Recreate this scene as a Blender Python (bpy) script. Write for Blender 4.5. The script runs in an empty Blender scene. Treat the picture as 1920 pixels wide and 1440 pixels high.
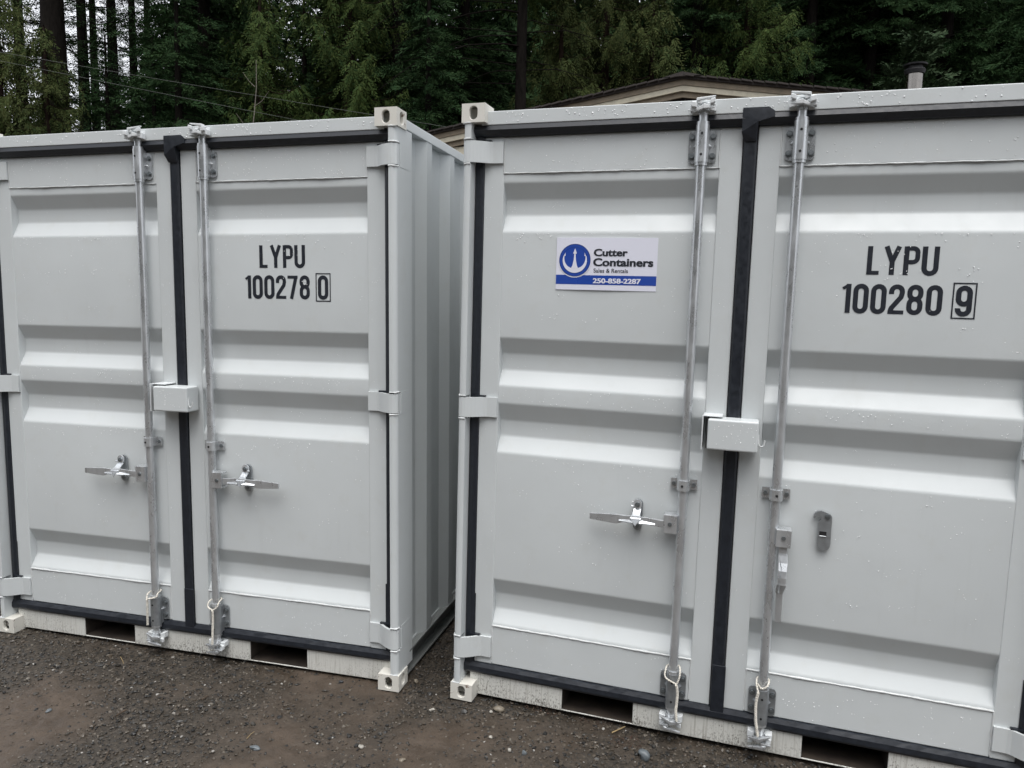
import bpy, bmesh, math, random
import numpy as np
from mathutils import Matrix, Vector

# ------------------------------------------------------------------ camera, world, sun, exposure
scn = bpy.context.scene
CAMZ = 1.575
cam_d = bpy.data.cameras.new('camera'); cam = bpy.data.objects.new('camera', cam_d)
scn.collection.objects.link(cam)
cam_d.sensor_width = 36.0; cam_d.lens = 1413.05 / 1920 * 36.0
cam_d.clip_start = 0.05; cam_d.clip_end = 2000
CM = ((0.999787478, 0.0206155090, 0.0), (0.00226927762, -0.110052842, 0.993923147), (0.0204902316, -0.993711916, -0.110076235))
mw = Matrix.Identity(4)
for i in range(3):
    mw[i][0] = CM[i][0]; mw[i][1] = -CM[i][1]; mw[i][2] = -CM[i][2]
mw[2][3] = CAMZ
cam.matrix_world = mw
scn.camera = cam

SUN_EL, SUN_AZ = math.radians(69), math.radians(177)      # azimuth measured from +Y clockwise: behind the camera
world = bpy.data.worlds.new('World'); scn.world = world; world.use_nodes = True
wn = world.node_tree; wn.nodes.clear()
sky = wn.nodes.new('ShaderNodeTexSky'); sky.sky_type = 'NISHITA'; sky.sun_disc = False
sky.sun_elevation = SUN_EL; sky.sun_rotation = SUN_AZ; sky.air_density = 1.0; sky.dust_density = 6.0; sky.ozone_density = 1.0
hs = wn.nodes.new('ShaderNodeHueSaturation'); hs.inputs['Saturation'].default_value = 0.30
bg = wn.nodes.new('ShaderNodeBackground'); bg.inputs['Strength'].default_value = 0.135
wo = wn.nodes.new('ShaderNodeOutputWorld')
ov = wn.nodes.new('ShaderNodeMixRGB'); ov.inputs[0].default_value = 0.62; ov.inputs[2].default_value = (6.2, 6.35, 6.7, 1)   # even cloud cover over the clear-sky gradient
wn.links.new(sky.outputs[0], hs.inputs['Color']); wn.links.new(hs.outputs[0], ov.inputs[1]); wn.links.new(ov.outputs[0], bg.inputs[0]); wn.links.new(bg.outputs[0], wo.inputs[0])

sun_d = bpy.data.lights.new('sun', 'SUN'); sun_d.energy = 1.25; sun_d.angle = math.radians(45); sun_d.color = (1.0, 0.985, 0.965)
sun = bpy.data.objects.new('sun', sun_d); scn.collection.objects.link(sun)
sdir = Vector((math.sin(SUN_AZ) * math.cos(SUN_EL), math.cos(SUN_AZ) * math.cos(SUN_EL), math.sin(SUN_EL)))
sun.rotation_euler = sdir.to_track_quat('Z', 'Y').to_euler()
scn.view_settings.view_transform = 'Standard'; scn.view_settings.look = 'None'
scn.view_settings.exposure = 0.80; scn.view_settings.gamma = 1.0
scn.view_settings.use_curve_mapping = False

COL = scn.collection
PI = math.pi

# ------------------------------------------------------------------ materials
class NT:
    def __init__(s, name):
        s.m = bpy.data.materials.new(name); s.m.use_nodes = True
        s.t = s.m.node_tree; s.b = s.t.nodes['Principled BSDF']
    def n(s, typ, **kw):
        nd = s.t.nodes.new(typ)
        for k, v in kw.items():
            if k in nd.inputs: nd.inputs[k].default_value = v
            else: setattr(nd, k, v)
        return nd
    def l(s, a, b): s.t.links.new(a, b)
    def coords(s, scale=(1, 1, 1), rnd=True):
        tc = s.n('ShaderNodeTexCoord'); mp = s.n('ShaderNodeMapping'); mp.inputs['Scale'].default_value = scale
        s.l(tc.outputs['Object'], mp.inputs['Vector'])
        if rnd:
            oi = s.n('ShaderNodeObjectInfo'); ad = s.n('ShaderNodeMath', operation='MULTIPLY'); ad.inputs[1].default_value = 37.0
            s.l(oi.outputs['Random'], ad.inputs[0]); s.l(ad.outputs[0], mp.inputs['Location'])
        return mp.outputs[0]
    def noise(s, vec, scale, detail=4, rough=.55):
        nz = s.n('ShaderNodeTexNoise'); nz.inputs['Scale'].default_value = scale; nz.inputs['Detail'].default_value = detail
        nz.inputs['Roughness'].default_value = rough; s.l(vec, nz.inputs['Vector']); return nz.outputs['Fac']
    def ramp(s, fac, stops):
        r = s.n('ShaderNodeValToRGB'); e = r.color_ramp.elements
        while len(e) < len(stops): e.new(.5)
        for i, (p, c) in enumerate(stops):
            e[i].position = p; e[i].color = (*c, 1) if len(c) == 3 else c
        s.l(fac, r.inputs[0]); return r.outputs[0]
    def mix(s, fac, a, b, typ='MIX'):
        m = s.n('ShaderNodeMixRGB', blend_type=typ)
        for sk, v in ((0, fac), (1, a), (2, b)):
            if hasattr(v, 'links'): s.l(v, m.inputs[sk])
            elif isinstance(v, (int, float)): m.inputs[sk].default_value = v
            else: m.inputs[sk].default_value = (*v, 1)
        return m.outputs[0]
    def bump(s, h, strength, dist, prev=None):
        b = s.n('ShaderNodeBump'); b.inputs['Strength'].default_value = strength; b.inputs['Distance'].default_value = dist
        s.l(h, b.inputs['Height'])
        if prev: s.l(prev, b.inputs['Normal'])
        return b.outputs[0]
    def set(s, base=None, rough=None, metal=None, normal=None, spec=None):
        for key, v in (('Base Color', base), ('Roughness', rough), ('Metallic', metal), ('Normal', normal), ('Specular IOR Level', spec)):
            if v is None: continue
            if hasattr(v, 'links'): s.l(v, s.b.inputs[key])
            elif isinstance(v, tuple): s.b.inputs[key].default_value = (*v, 1)
            else: s.b.inputs[key].default_value = v
        return s.m

def mk_paint(name, col, dirt=.0, rough=.38, splash=False, chip=False):
    t = NT(name); v = t.coords()
    big = t.noise(v, 2.2, 3); mid = t.noise(v, 11, 5, .65)
    c = t.mix(t.ramp(big, [(.3, (0, 0, 0)), (.75, (1, 1, 1))]), col, tuple(x * .93 for x in col))
    c = t.mix(t.ramp(mid, [(.55, (0, 0, 0)), (.8, (.5, .5, .5))]), c, tuple(x * y for x, y in zip(col, (.9, .88, .84))))
    if dirt:
        st = t.noise(t.coords((9, 9, 1.1)), 3.5, 5, .6)
        c = t.mix(t.ramp(st, [(.60, (0, 0, 0)), (.78, (dirt, dirt, dirt))]), c, (.2, .18, .15))
    if splash:
        sp = t.noise(t.coords((1, 1, .6)), 210, 4, .65); pat = t.noise(v, 4.5, 3)
        tc0 = t.n('ShaderNodeTexCoord'); sx0 = t.n('ShaderNodeSeparateXYZ'); t.l(tc0.outputs['Object'], sx0.inputs[0])
        low = t.n('ShaderNodeMapRange'); low.inputs['From Min'].default_value = .010; low.inputs['From Max'].default_value = .085; low.inputs['To Min'].default_value = .085; low.inputs['To Max'].default_value = -.035
        t.l(sx0.outputs['Z'], low.inputs['Value']); sa = t.n('ShaderNodeMath', operation='ADD'); t.l(sp, sa.inputs[0]); t.l(low.outputs[0], sa.inputs[1]); sp = sa.outputs[0]
        m = t.mix(1.0, t.ramp(sp, [(.560, (0, 0, 0)), (.645, (.9, .9, .9))]), t.ramp(pat, [(.35, (.1, .1, .1)), (.65, (1, 1, 1))]), 'MULTIPLY')
        c = t.mix(m, c, (.06, .05, .04))
        dr = t.noise(t.coords((30, 30, .9)), 7, 4)
        c = t.mix(t.ramp(dr, [(.52, (0, 0, 0)), (.70, (.5, .5, .5))]), c, (.22, .2, .16))
    if chip:
        sp = t.noise(v, 38, 4, .6)
        c = t.mix(t.ramp(sp, [(.635, (0, 0, 0)), (.69, (.85, .85, .85))]), c, (.13, .065, .032))
    n1 = t.bump(t.noise(v, 4.2, 2), .35, .006)
    n2 = t.bump(t.noise(v, 260, 2), .10, .0008, n1)
    r = t.ramp(mid, [(.3, (rough - .06,) * 3), (.75, (rough + .12,) * 3)])
    return t.set(c, r, 0.0, n2)
M = {}
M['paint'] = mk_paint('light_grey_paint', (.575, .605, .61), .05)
M['bead'] = mk_paint('weld_paint', (.59, .61, .61), 0, .3)
M['sill'] = mk_paint('splashed_paint', (.64, .64, .60), 0, .5, splash=True)
M['cast'] = mk_paint('casting_paint', (.66, .645, .59), .2, .42, chip=True)
M['white'] = mk_paint('keeper_paint', (.65, .675, .685), .1, .4)
M['rail'] = mk_paint('dark_rail_paint', (.20, .21, .205), .3, .55)  # bottom rails, darker than the wall paint and streaked
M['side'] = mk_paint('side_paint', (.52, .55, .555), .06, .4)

def mk_simple(name, col, rough, metal=0., nscale=40, var=.15, bump=.0, spec=None, bdist=.002, stretch=(1, 1, 1)):
    t = NT(name); v = t.coords(stretch)
    nz = t.noise(v, nscale, 5, .6)
    c = t.mix(t.ramp(nz, [(.3, (0, 0, 0)), (.7, (1, 1, 1))]), tuple(x * (1 - var) for x in col), tuple(min(1, x * (1 + var)) for x in col))
    r = t.ramp(nz, [(.3, (max(.05, rough - .08),) * 3), (.7, (min(1, rough + .1),) * 3)])
    nm = t.bump(nz, bump, bdist) if bump else None
    return t.set(c, r, metal, nm, spec)
M['rubber'] = mk_simple('black_rubber', (.012, .0150, .021), .42, 0, 60, .3, .15, .5)
M['galv'] = mk_simple('galvanised_steel', (.57, .59, .605), .29, .70, 26, .16, .0, stretch=(1, 1, .4))
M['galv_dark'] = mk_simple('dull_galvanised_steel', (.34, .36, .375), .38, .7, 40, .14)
M['zinc'] = mk_simple('bright_zinc', (.70, .73, .76), .28, .68, 30, .05)
M['bolt'] = mk_simple('bolt_steel', (.22, .24, .25), .4, .8, 90, .2)
M['hole'] = mk_simple('dark_hollow', (.01, .01, .011), .8)
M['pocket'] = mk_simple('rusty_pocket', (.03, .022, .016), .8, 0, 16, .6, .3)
M['decal_black'] = mk_simple('black_vinyl', (.017, .020, .028), .4, 0, 80, .1)
M['decal_white'] = mk_simple('white_vinyl', (.72, .73, .82), .3, 0, 3, .004)
M['decal_blue'] = mk_simple('blue_vinyl', (.022, .066, .34), .3, 0, 3, .01)
M['decal_navy'] = mk_simple('navy_vinyl', (.022, .045, .17), .3, 0, 30, .02)
M['rope'] = mk_simple('white_rope', (.66, .63, .56), .8, 0, 120, .25, .3)
t = NT('raindrop_glint_white'); t.set((.94, .95, .96), .03, 0.0, None, .9); t.b.inputs['Transmission Weight'].default_value = .10; t.b.inputs['IOR'].default_value = 1.33  # near-white base puts the sky glint into the drops' colour
M['drop'] = t.m

# ------------------------------------------------------------------ mesh builder
class MB:
    def __init__(s): s.v = []; s.f = []; s.sm = []
    def add(s, vs, fs, smooth=False):
        o = len(s.v); s.v += [tuple(map(float, p)) for p in vs]
        for f in fs: s.f.append(tuple(i + o for i in f)); s.sm.append(smooth)
        return s
    def box(s, x0, x1, y0, y1, z0, z1):
        return s.add([(x0, y0, z0), (x1, y0, z0), (x1, y1, z0), (x0, y1, z0), (x0, y0, z1), (x1, y0, z1), (x1, y1, z1), (x0, y1, z1)],
                     [(0, 3, 2, 1), (4, 5, 6, 7), (0, 1, 5, 4), (1, 2, 6, 5), (2, 3, 7, 6), (3, 0, 4, 7)])
    def prism(s, prof, fn, a, b, caps=True, smooth=False):
        """prof: list of 2-D points; fn(p,q,t) -> xyz; extruded from t=a to t=b; closed profile"""
        n = len(prof); vs = [fn(p, q, a) for p, q in prof] + [fn(p, q, b) for p, q in prof]
        fs = [(i, (i + 1) % n, n + (i + 1) % n, n + i) for i in range(n)]
        s.add(vs, fs, smooth)
        if caps:
            s.add(vs[:n], [tuple(range(n))]); s.add(vs[n:], [tuple(range(n))][::-1])
        return s
    def sheet(s, prof, fn, a, b, smooth=False):
        n = len(prof); vs = [fn(p, q, a) for p, q in prof] + [fn(p, q, b) for p, q in prof]
        return s.add(vs, [(i, i + 1, n + i + 1, n + i) for i in range(n - 1)], smooth)
    def tube(s, pts, rad, seg=8, caps=True):
        pts = [Vector(p) for p in pts]; n = len(pts)
        rr = rad if isinstance(rad, (list, tuple)) else [rad] * n
        vs = []; prevx = None
        for i, p in enumerate(pts):
            d = (pts[min(i + 1, n - 1)] - pts[max(i - 1, 0)]).normalized()
            if prevx is None:
                a = Vector((0, 0, 1)) if abs(d.z) < .9 else Vector((1, 0, 0))
                prevx = d.cross(a).normalized()
            ux = (prevx - d * prevx.dot(d)).normalized(); uy = d.cross(ux); prevx = ux
            for k in range(seg):
                an = 2 * PI * k / seg
                vs.append(p + (ux * math.cos(an) + uy * math.sin(an)) * rr[i])
        fs = [(i * seg + k, i * seg + (k + 1) % seg, (i + 1) * seg + (k + 1) % seg, (i + 1) * seg + k) for i in range(n - 1) for k in range(seg)]
        s.add(vs, fs, True)
        if caps:
            s.add(vs[:seg], [tuple(range(seg))[::-1]]); s.add(vs[-seg:], [tuple(range(seg))])
        return s
    def cyl(s, p0, p1, r, seg=16): return s.tube([p0, p1], r, seg)
    def disc_y(s, x, z, y, r, th, seg=14, rx=None):
        rx = rx or r
        prof = [(x + rx * math.cos(2 * PI * k / seg), z + r * math.sin(2 * PI * k / seg)) for k in range(seg)]
        return s.prism(prof, lambda p, q, t: (p, t, q), y, y + th)
    def stadium_y(s, x, z0, z1, hw, y0, y1, seg=8):
        prof = []
        for k in range(seg + 1): a = PI * k / seg; prof.append((x + hw * math.cos(a), z1 - hw + hw * math.sin(a)))
        for k in range(seg + 1): a = PI + PI * k / seg; prof.append((x + hw * math.cos(a), z0 + hw + hw * math.sin(a)))
        return s.prism(prof, lambda p, q, t: (p, t, q), y0, y1)
    def mirror(s, W):
        m = MB(); m.v = [(W - x, y, z) for x, y, z in s.v]; m.f = [tuple(reversed(f)) for f in s.f]; m.sm = list(s.sm); return m
    def merge(s, o): 
        k = len(s.v); s.v += o.v; s.f += [tuple(i + k for i in f) for f in o.f]; s.sm += o.sm; return s
    def mesh(s, name, mat):
        me = bpy.data.meshes.new(name); me.from_pydata(s.v, [], s.f); me.update()
        me.polygons.foreach_set('use_smooth', s.sm)
        bm = bmesh.new(); bm.from_mesh(me); bmesh.ops.recalc_face_normals(bm, faces=bm.faces); bm.to_mesh(me); bm.free()
        me.materials.append(mat); return me

def link(name, me, parent=None, bevel=0, seg=2):
    o = bpy.data.objects.new(name, me); COL.objects.link(o)
    if parent is not None: o.parent = parent
    if bevel:
        b = o.modifiers.new('bevel', 'BEVEL'); b.width = bevel; b.segments = seg; b.limit_method = 'ANGLE'; b.angle_limit = math.radians(38)
        b.harden_normals = False
    return o
def tag(o, label=None, cat=None, group=None, kind=None):
    if label: o['label'] = label
    if cat: o['category'] = cat
    if group: o['group'] = group
    if kind: o['kind'] = kind
    return o
def empty(name, mat, label, cat, group=None):
    o = bpy.data.objects.new(name, None); COL.objects.link(o); o.matrix_world = mat; o.empty_display_size = .2
    return tag(o, label, cat, group)

CACHE = {}
def part(key, name, fn, mat, parent, bevel=0, seg=2):
    """one mesh datablock per key, shared by the copies of the thing"""
    if key not in CACHE: CACHE[key] = fn().mesh(name, mat)
    return link(name, CACHE[key], parent, bevel, seg)

def split_mb(mb, tol=.0004):
    """pieces of a mesh that do not touch each other"""
    n = len(mb.v); par = list(range(n))
    def find(i):
        while par[i] != i: par[i] = par[par[i]]; i = par[i]
        return i
    for f in mb.f:
        for i in f[1:]: par[find(i)] = find(f[0])
    comp = {}
    for i in range(n): comp.setdefault(find(i), []).append(i)
    boxes = [[np.array([mb.v[i] for i in c]).min(0) - tol, np.array([mb.v[i] for i in c]).max(0) + tol, set(c)] for c in comp.values()]
    merged = True
    while merged:
        merged = False
        for a in range(len(boxes)):
            for b in range(a + 1, len(boxes)):
                if (boxes[a][0] <= boxes[b][1]).all() and (boxes[b][0] <= boxes[a][1]).all():
                    boxes[a] = [np.minimum(boxes[a][0], boxes[b][0]), np.maximum(boxes[a][1], boxes[b][1]), boxes[a][2] | boxes[b][2]]; boxes.pop(b); merged = True; break
            if merged: break
    out = []
    for _, _, c in boxes:
        m = MB(); ix = {i: k for k, i in enumerate(sorted(c))}; m.v = [mb.v[i] for i in sorted(c)]
        for f, sm in zip(mb.f, mb.sm):
            if f[0] in c: m.f.append(tuple(ix[i] for i in f)); m.sm.append(sm)
        out.append(m)
    return out
def pieces(key, name, fn, mat, parent, bevel=0, seg=2):
    """like part(), each separate piece an object of its own"""
    if key not in CACHE: CACHE[key] = [m.mesh(name, mat) for m in split_mb(fn())]
    return [link(name, me, parent, bevel, seg) for me in CACHE[key]]

# ------------------------------------------------------------------ the container kit (local: x right, y away, z up)
W, H, LEN = 2.0028, 2.26, 2.40
CA, CB, CC = .0895, .0917, .0661
DF, DI = .056, .092              # door face and bottom of the door's corrugation
SILL_Y, HEAD_Y = .055, .030

def rect_hole(mb, fn, w, h, hw, hh, seg=24):
    """rectangle w x h with an upright oval hole; fn(a,b,d) maps plane coords and depth"""
    inn, out = [], []
    for k in range(seg):
        a = 2 * PI * (k + .5) / seg; c, sn = math.cos(a), math.sin(a)
        r = max(1e-6, hh - hw)
        inn.append((hw * c, hw * sn + (r if sn > 0 else -r)))
        q = min((w / 2) / abs(c) if abs(c) > 1e-6 else 9, (h / 2) / abs(sn) if abs(sn) > 1e-6 else 9)
        out.append([c * q, sn * q])
    # snap nearest samples to the corners
    for sx in (1, -1):
        for sz in (1, -1):
            j = min(range(seg), key=lambda k: (out[k][0] - sx * w / 2) ** 2 + (out[k][1] - sz * h / 2) ** 2)
            out[j] = [sx * w / 2, sz * h / 2]
    vs = [fn(a, b, 0) for a, b in out] + [fn(a, b, 0) for a, b in inn] + [fn(a * .97, b * .97, .014) for a, b in inn]
    fs = [(k, (k + 1) % seg, seg + (k + 1) % seg, seg + k) for k in range(seg)]
    fs += [(seg + k, seg + (k + 1) % seg, 2 * seg + (k + 1) % seg, 2 * seg + k) for k in range(seg)]
    mb.add(vs, fs)

def casting_mb():
    """front left corner block, origin at its outer front bottom corner"""
    m = MB(); a, b, c = CA, CB, CC
    rect_hole(m, lambda p, q, d: (a / 2 + p, d, c / 2 + q), a, c, .0155, .0235)
    rect_hole(m, lambda p, q, d: (d, b / 2 - p, c / 2 + q), b, c, .0165, .0235)
    m.add([(a, 0, 0), (a, b, 0), (a, b, c), (a, 0, c)], [(0, 1, 2, 3)])
    m.add([(0, b, 0), (a, b, 0), (a, b, c), (0, b, c)], [(0, 1, 2, 3)])
    m.add([(0, 0, 0), (a, 0, 0), (a, b, 0), (0, b, 0)], [(0, 1, 2, 3)])
    m.add([(0, 0, c), (a, 0, c), (a, b, c), (0, b, c)], [(0, 1, 2, 3)])
    m.box(.016, .074, .045, .08, .008, .058)
    return m
def weld(pts, r=.0035, jit=.0012, seed=0, step=.018):
    rnd = random.Random(seed); out = []
    for (p, q) in zip(pts[:-1], pts[1:]):
        p, q = Vector(p), Vector(q); n = max(2, int((q - p).length / step))
        for i in range(n):
            out.append(p.lerp(q, i / n) + Vector((rnd.uniform(-jit, jit), rnd.uniform(-jit * .5, jit * .5), rnd.uniform(-jit, jit))))
    out.append(Vector(pts[-1]))
    m = MB(); m.tube(out, [r * rnd.uniform(.7, 1.35) for _ in out], 6); return m

def arc(cx, cy, r, a0, a1, n):
    return [(cx + r * math.cos(math.radians(a0 + (a1 - a0) * i / n)), cy + r * math.sin(math.radians(a0 + (a1 - a0) * i / n))) for i in range(n + 1)]

HINGES = [(.172, .253), (1.122, 1.196), (2.056, 2.132)]
def post_mb():
    m = MB(); e = .006
    full = [(.037, .085), (.037, .003)] + arc(.026, .022, .020, -90, -180, 5) + [(.004, .155), (.03, .155), (.03, .085)]
    notch = [(.037, .085), (.037, .05), (.018, .04), (.0045, .042), (.004, .155), (.03, .155), (.03, .085)]
    zs = [CC - .002]
    for a, b in HINGES: zs += [a - e, b + e]
    zs.append(H - CC + .002)
    f = lambda p, q, t: (p, q, t)
    for i in range(len(zs) - 1):
        m.prism(full if i % 2 == 0 else notch, f, zs[i], zs[i + 1])
    return m
def hinge_mb(z0, z1):
    th = .010
    mid = [(.146, .046), (.108, .0455), (.096, .041), (.084, .031), (.072, .0215), (.060, .014), (.048, .0075), (.036, .003), (.024, .002), (.012, .006), (.0055, .013), (.0045, .034)]
    out = []; n = len(mid)
    for i in range(n):
        d = Vector((mid[min(i + 1, n - 1)][0] - mid[max(i - 1, 0)][0], mid[min(i + 1, n - 1)][1] - mid[max(i - 1, 0)][1])).normalized()
        out.append((mid[i][0] - d.y * th * -1, mid[i][1] - d.x * th))
    prof = mid + out[::-1]
    m = MB(); m.prism(prof, lambda p, q, t: (p, q, t), z0, z1); return m
# corrugation break points, top to bottom: (z, outer?)
CORR = [(2.022, 1), (1.988, 1), (1.930, 0), (1.873, 0), (1.811, 1), (1.423, 1), (1.363, 0), (1.301, 0), (1.243, 1), (1.176, 1), (1.108, 0), (1.048, 0), (.988, 1), (.487, 1), (.422, 0), (.361, 0), (.308, 1), (.298, 1)]
DX0, DX1, DS0, DS1 = .0720, .9775, .1480, .9060
def panel_profile():
    pts = [((DF + .0025) if o else DI, z) for z, o in CORR]; out = [pts[0]]
    for i in range(1, len(pts) - 1):
        a, b, c = Vector(pts[i - 1]), Vector(pts[i]), Vector(pts[i + 1])
        r = .007
        p = b + (a - b).normalized() * r; q = b + (c - b).normalized() * r
        for k in range(5):
            u = k / 4; out.append(tuple((1 - u) ** 2 * p + 2 * u * (1 - u) * b + u * u * q))
    out.append(pts[-1]); return out
def door_frame_mb():
    m = MB()
    m.box(DX0, DS0, DF, DF + .05, .141, 2.150)
    m.box(DS1, DX1, DF, DF + .05, .141, 2.150)
    m.box(DS0, DS1, DF + .0012, DF + .049, 2.022, 2.149)
    m.box(DS0, DS1, DF + .0012, DF + .049, .142, .298)
    return m
def panel_wave(x, z):
    u = (x - DS0) / (DS1 - DS0); env = math.sin(PI * u)
    return .0016 * math.sin(7.1 * u + 3.1 * z) * env + .0008 * math.sin(15 * u - 4.2 * z + 1) * env, .0022 * env
def door_panel_mb():
    m = MB(); pr = panel_profile(); nx = 26
    xs = [DS0 + (DS1 - DS0) * i / nx for i in range(nx + 1)]
    rnd = random.Random(5)
    vs = []; n = len(pr)
    for x in xs:
        u = (x - DS0) / (DS1 - DS0); env = math.sin(PI * u)
        for (y, z) in pr:
            w = .0016 * math.sin(7.1 * u + 3.1 * z) * env + .0008 * math.sin(15 * u - 4.2 * z + 1) * env
            vs.append((x, y + w * (1 if y < .08 else .6) + .0022 * env, z))
    m.add(vs, [(i * n + j, i * n + j + 1, (i + 1) * n + j + 1, (i + 1) * n + j) for i in range(nx) for j in range(n - 1)], True)
    return m
def door_weld_mb():
    m = MB(); y = DF + .001
    m.merge(weld([(DS0, y, 2.021), (DS1, y, 2.021)], .0028, .0007, 1))
    m.merge(weld([(DS0, y, .299), (DS1, y, .299)], .0036, .0007, 2))
    for x, sd in ((DS0, 3), (DS1, 4)):
        m.merge(weld([(x, y, .15), (x, y, .30)], .003, .0012, sd)); m.merge(weld([(x, y, 2.02), (x, y, 2.145)], .0028, .0012, sd + 3))
        m.merge(weld([(x, y + .003, .50), (x, y + .003, .98)], .0016, .0008, sd + 8))
    return m
def gasket_mb(center):
    """seal round one (left) door leaf: outer side, top and bottom strips; the right leaf also carries the centre strip"""
    m = MB()
    up = lambda p, q, t: (t, p, q); rnd = random.Random(11)
    x0, x1 = .037, 1.0014
    top = [(.060, 2.1878), (.0325, 2.1878), (.0260, 2.1705), (.0290, 2.1675), (.0430, 2.1520), (.050, 2.1505), (.060, 2.1505)]
    m.prism(top, up, x0, x1)
    # bottom strip with a slightly ragged lip
    n = 40; xs = [x0 + (x1 - x0) * i / n for i in range(n + 1)]
    vs = []
    for i, x in enumerate(xs):
        j = rnd.uniform(-.0015, .0015) + (.004 if i in (25, 26) else 0)
        for y, z in ((.060, .1005), (.046, .0995), (.042, .108), (.043, .126), (.0505, .139 + j), (.060, .141 + j)): vs.append((x, y, z))
    k = 6
    m.add(vs, [(i * k + a, i * k + a + 1, (i + 1) * k + a + 1, (i + 1) * k + a) for i in range(n) for a in range(k - 1)])
    # outer side strip
    side = [(.037, .064), (.037, .055), (.044, .049), (.060, .047), (.070, .051), (.0735, .0545), (.0735, .064)]
    m.prism(side, lambda p, q, t: (p, q, t), .126, 2.165)
    m.box(.062, .0775, .0515, .055, .135, .42)
    for za, zb in HINGES:
        m.box(.058, .100, .0445, .055, zb - .001, zb + .0065)
    if center:
        pass
    return m
def center_seal_mb():
    m = MB(); c = W / 2
    prof = [(c - .0215, .062), (c - .0215, .050), (c - .015, .0455), (c + .015, .0455), (c + .0215, .050), (c + .0215, .062)]
    m.prism(prof, lambda p, q, t: (p, q, t), .105, 2.112)
    fl = [(c - .0285, 2.204), (c + .052, 2.204), (c + .071, 2.190), (c + .071, 2.1725), (c + .022, 2.160), (c + .020, 2.10), (c - .020, 2.10), (c - .0285, 2.128)]
    ys = [.0262, .0262, .0252, .0245, .0245, .0415, .0415, .0270]
    vs = [(x, y, z) for (x, z), y in zip(fl, ys)] + [(x, .062, z) for x, z in fl]; n = len(fl)
    m.add(vs, [(i, (i + 1) % n, n + (i + 1) % n, n + i) for i in range(n)])
    m.add(vs[:n], [(0, 1, 2), (0, 2, 3), (0, 3, 4), (0, 4, 7), (7, 4, 5), (7, 5, 6)])
    m.box(c - .019, c + .027, .0435, .050, .115, .30)
    return m
RX, RY, RR = .8486, .0283, .0160
def rod_mb():
    m = MB(); m.cyl((RX, RY, .155), (RX, RY, 2.035), RR, 24)
    m.cyl((RX, RY, 2.155), (RX, RY, 2.192), .0150, 20); m.cyl((RX, RY, 2.187), (RX, RY, 2.199), .0185, 16)
    m.cyl((RX, RY, .084), (RX, RY, .126), .0150, 20); m.cyl((RX, RY, .088), (RX, RY, .098), .0178, 16)
    return m
def guide_mb(z0, z1, t0, t1):
    """bearing plate with rounded corners and the tube that carries the rod"""
    m = MB(); hw = .0455; r = .014
    prof = arc(RX + hw - r, z1 - r, r, 0, 90, 4) + arc(RX - hw + r, z1 - r, r, 90, 180, 4) + arc(RX - hw + r, z0 + r, r, 180, 270, 4) + arc(RX + hw - r, z0 + r, r, 270, 360, 4)
    m.prism(prof, lambda p, q, t: (p, t, q), .0485, .0545)
    m.cyl((RX, RY, t0), (RX, RY, t1), .0222, 24)
    m.box(RX - .0215, RX + .0215, RY, .05, t0 + .004, t1 - .004)
    zm = (z0 + z1) / 2
    for s in (-1, 1):
        m.add([(RX + s * .0215, .030, zm), (RX + s * .0215, .0485, zm + .009), (RX + s * .0215, .0485, zm - .009), (RX + s * .031, .0485, zm)], [(0, 1, 3), (0, 3, 2), (0, 1, 2)])
    return m
def guide_ring_mb(t0, t1):
    m = MB(); m.cyl((RX, RY, t1 - .001), (RX, RY, t1 + .010), .0205, 24); m.cyl((RX, RY, t0 - .010), (RX, RY, t0 + .001), .0205, 24); return m
def guide_bolts_mb(z0, z1):
    m = MB()
    for sx in (-1, 1):
        for z in (z0 + .022, z1 - .022):
            m.disc_y(RX + sx * .0335, z, .0455, .0105, .004, 12); m.disc_y(RX + sx * .0335, z, .0405, .0072, .006, 6)
    return m
def guide_holes_mb(t0, t1):
    m = MB()
    for z in (t0 + .024, t1 - .030): m.disc_y(RX, z, RY - .0228, .0042, .003, 12)
    return m
def clamp_mb():
    m = MB(); z0, z1 = .922, .958
    pr = [(RX - .045, .052), (RX - .045, .046), (RX - .0215, .046), (RX - .0215, .022)] + arc(RX, .0255, .0212, 190, 350, 8) + [(RX + .0215, .022), (RX + .0215, .046), (RX + .045, .046), (RX + .045, .052)]
    m.prism(pr, lambda p, q, t: (p, q, t), z0, z1); return m
def clamp_bolts_mb():
    m = MB()
    for sx in (-1, 1): m.disc_y(RX + sx * .034, .940, .041, .0078, .0055, 6)
    return m
def clamp_hole_mb(): return MB().disc_y(RX - .002, .940, .0035, .0045, .003, 12)
def keeper_mb(zc, flip):
    """cam keeper welded to header or sill: back plate and two hooked jaws"""
    s = -1 if flip else 1; m = MB(); y1 = SILL_Y if flip else HEAD_Y
    fr = (lambda x, y, z: (RX + x, y, zc + s * z))
    def hexa(x0, x1, y0, y1_, z0, z1, tw=0.):
        pts = [(x0, y0, z0), (x1, y0, z0 + tw), (x1, y1_, z0 + tw), (x0, y1_, z0), (x0, y0, z1), (x1, y0, z1 + tw), (x1, y1_, z1 + tw), (x0, y1_, z1)]
        m.add([fr(*p) for p in pts], [(0, 3, 2, 1), (4, 5, 6, 7), (0, 1, 5, 4), (1, 2, 6, 5), (2, 3, 7, 6), (3, 0, 4, 7)])
    hexa(-.036, .036, y1 - .004, y1 + .001, -.022, .014)
    hexa(-.041, -.018, y1 - .034, y1 - .004, -.020, .002, .004)
    hexa(-.038, -.020, y1 - .044, y1 - .030, -.006, .012, -.004)
    hexa(.018, .041, y1 - .030, y1 - .004, -.016, .008, -.006)
    hexa(.022, .038, y1 - .040, y1 - .026, .000, .016, .005)
    return m
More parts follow.
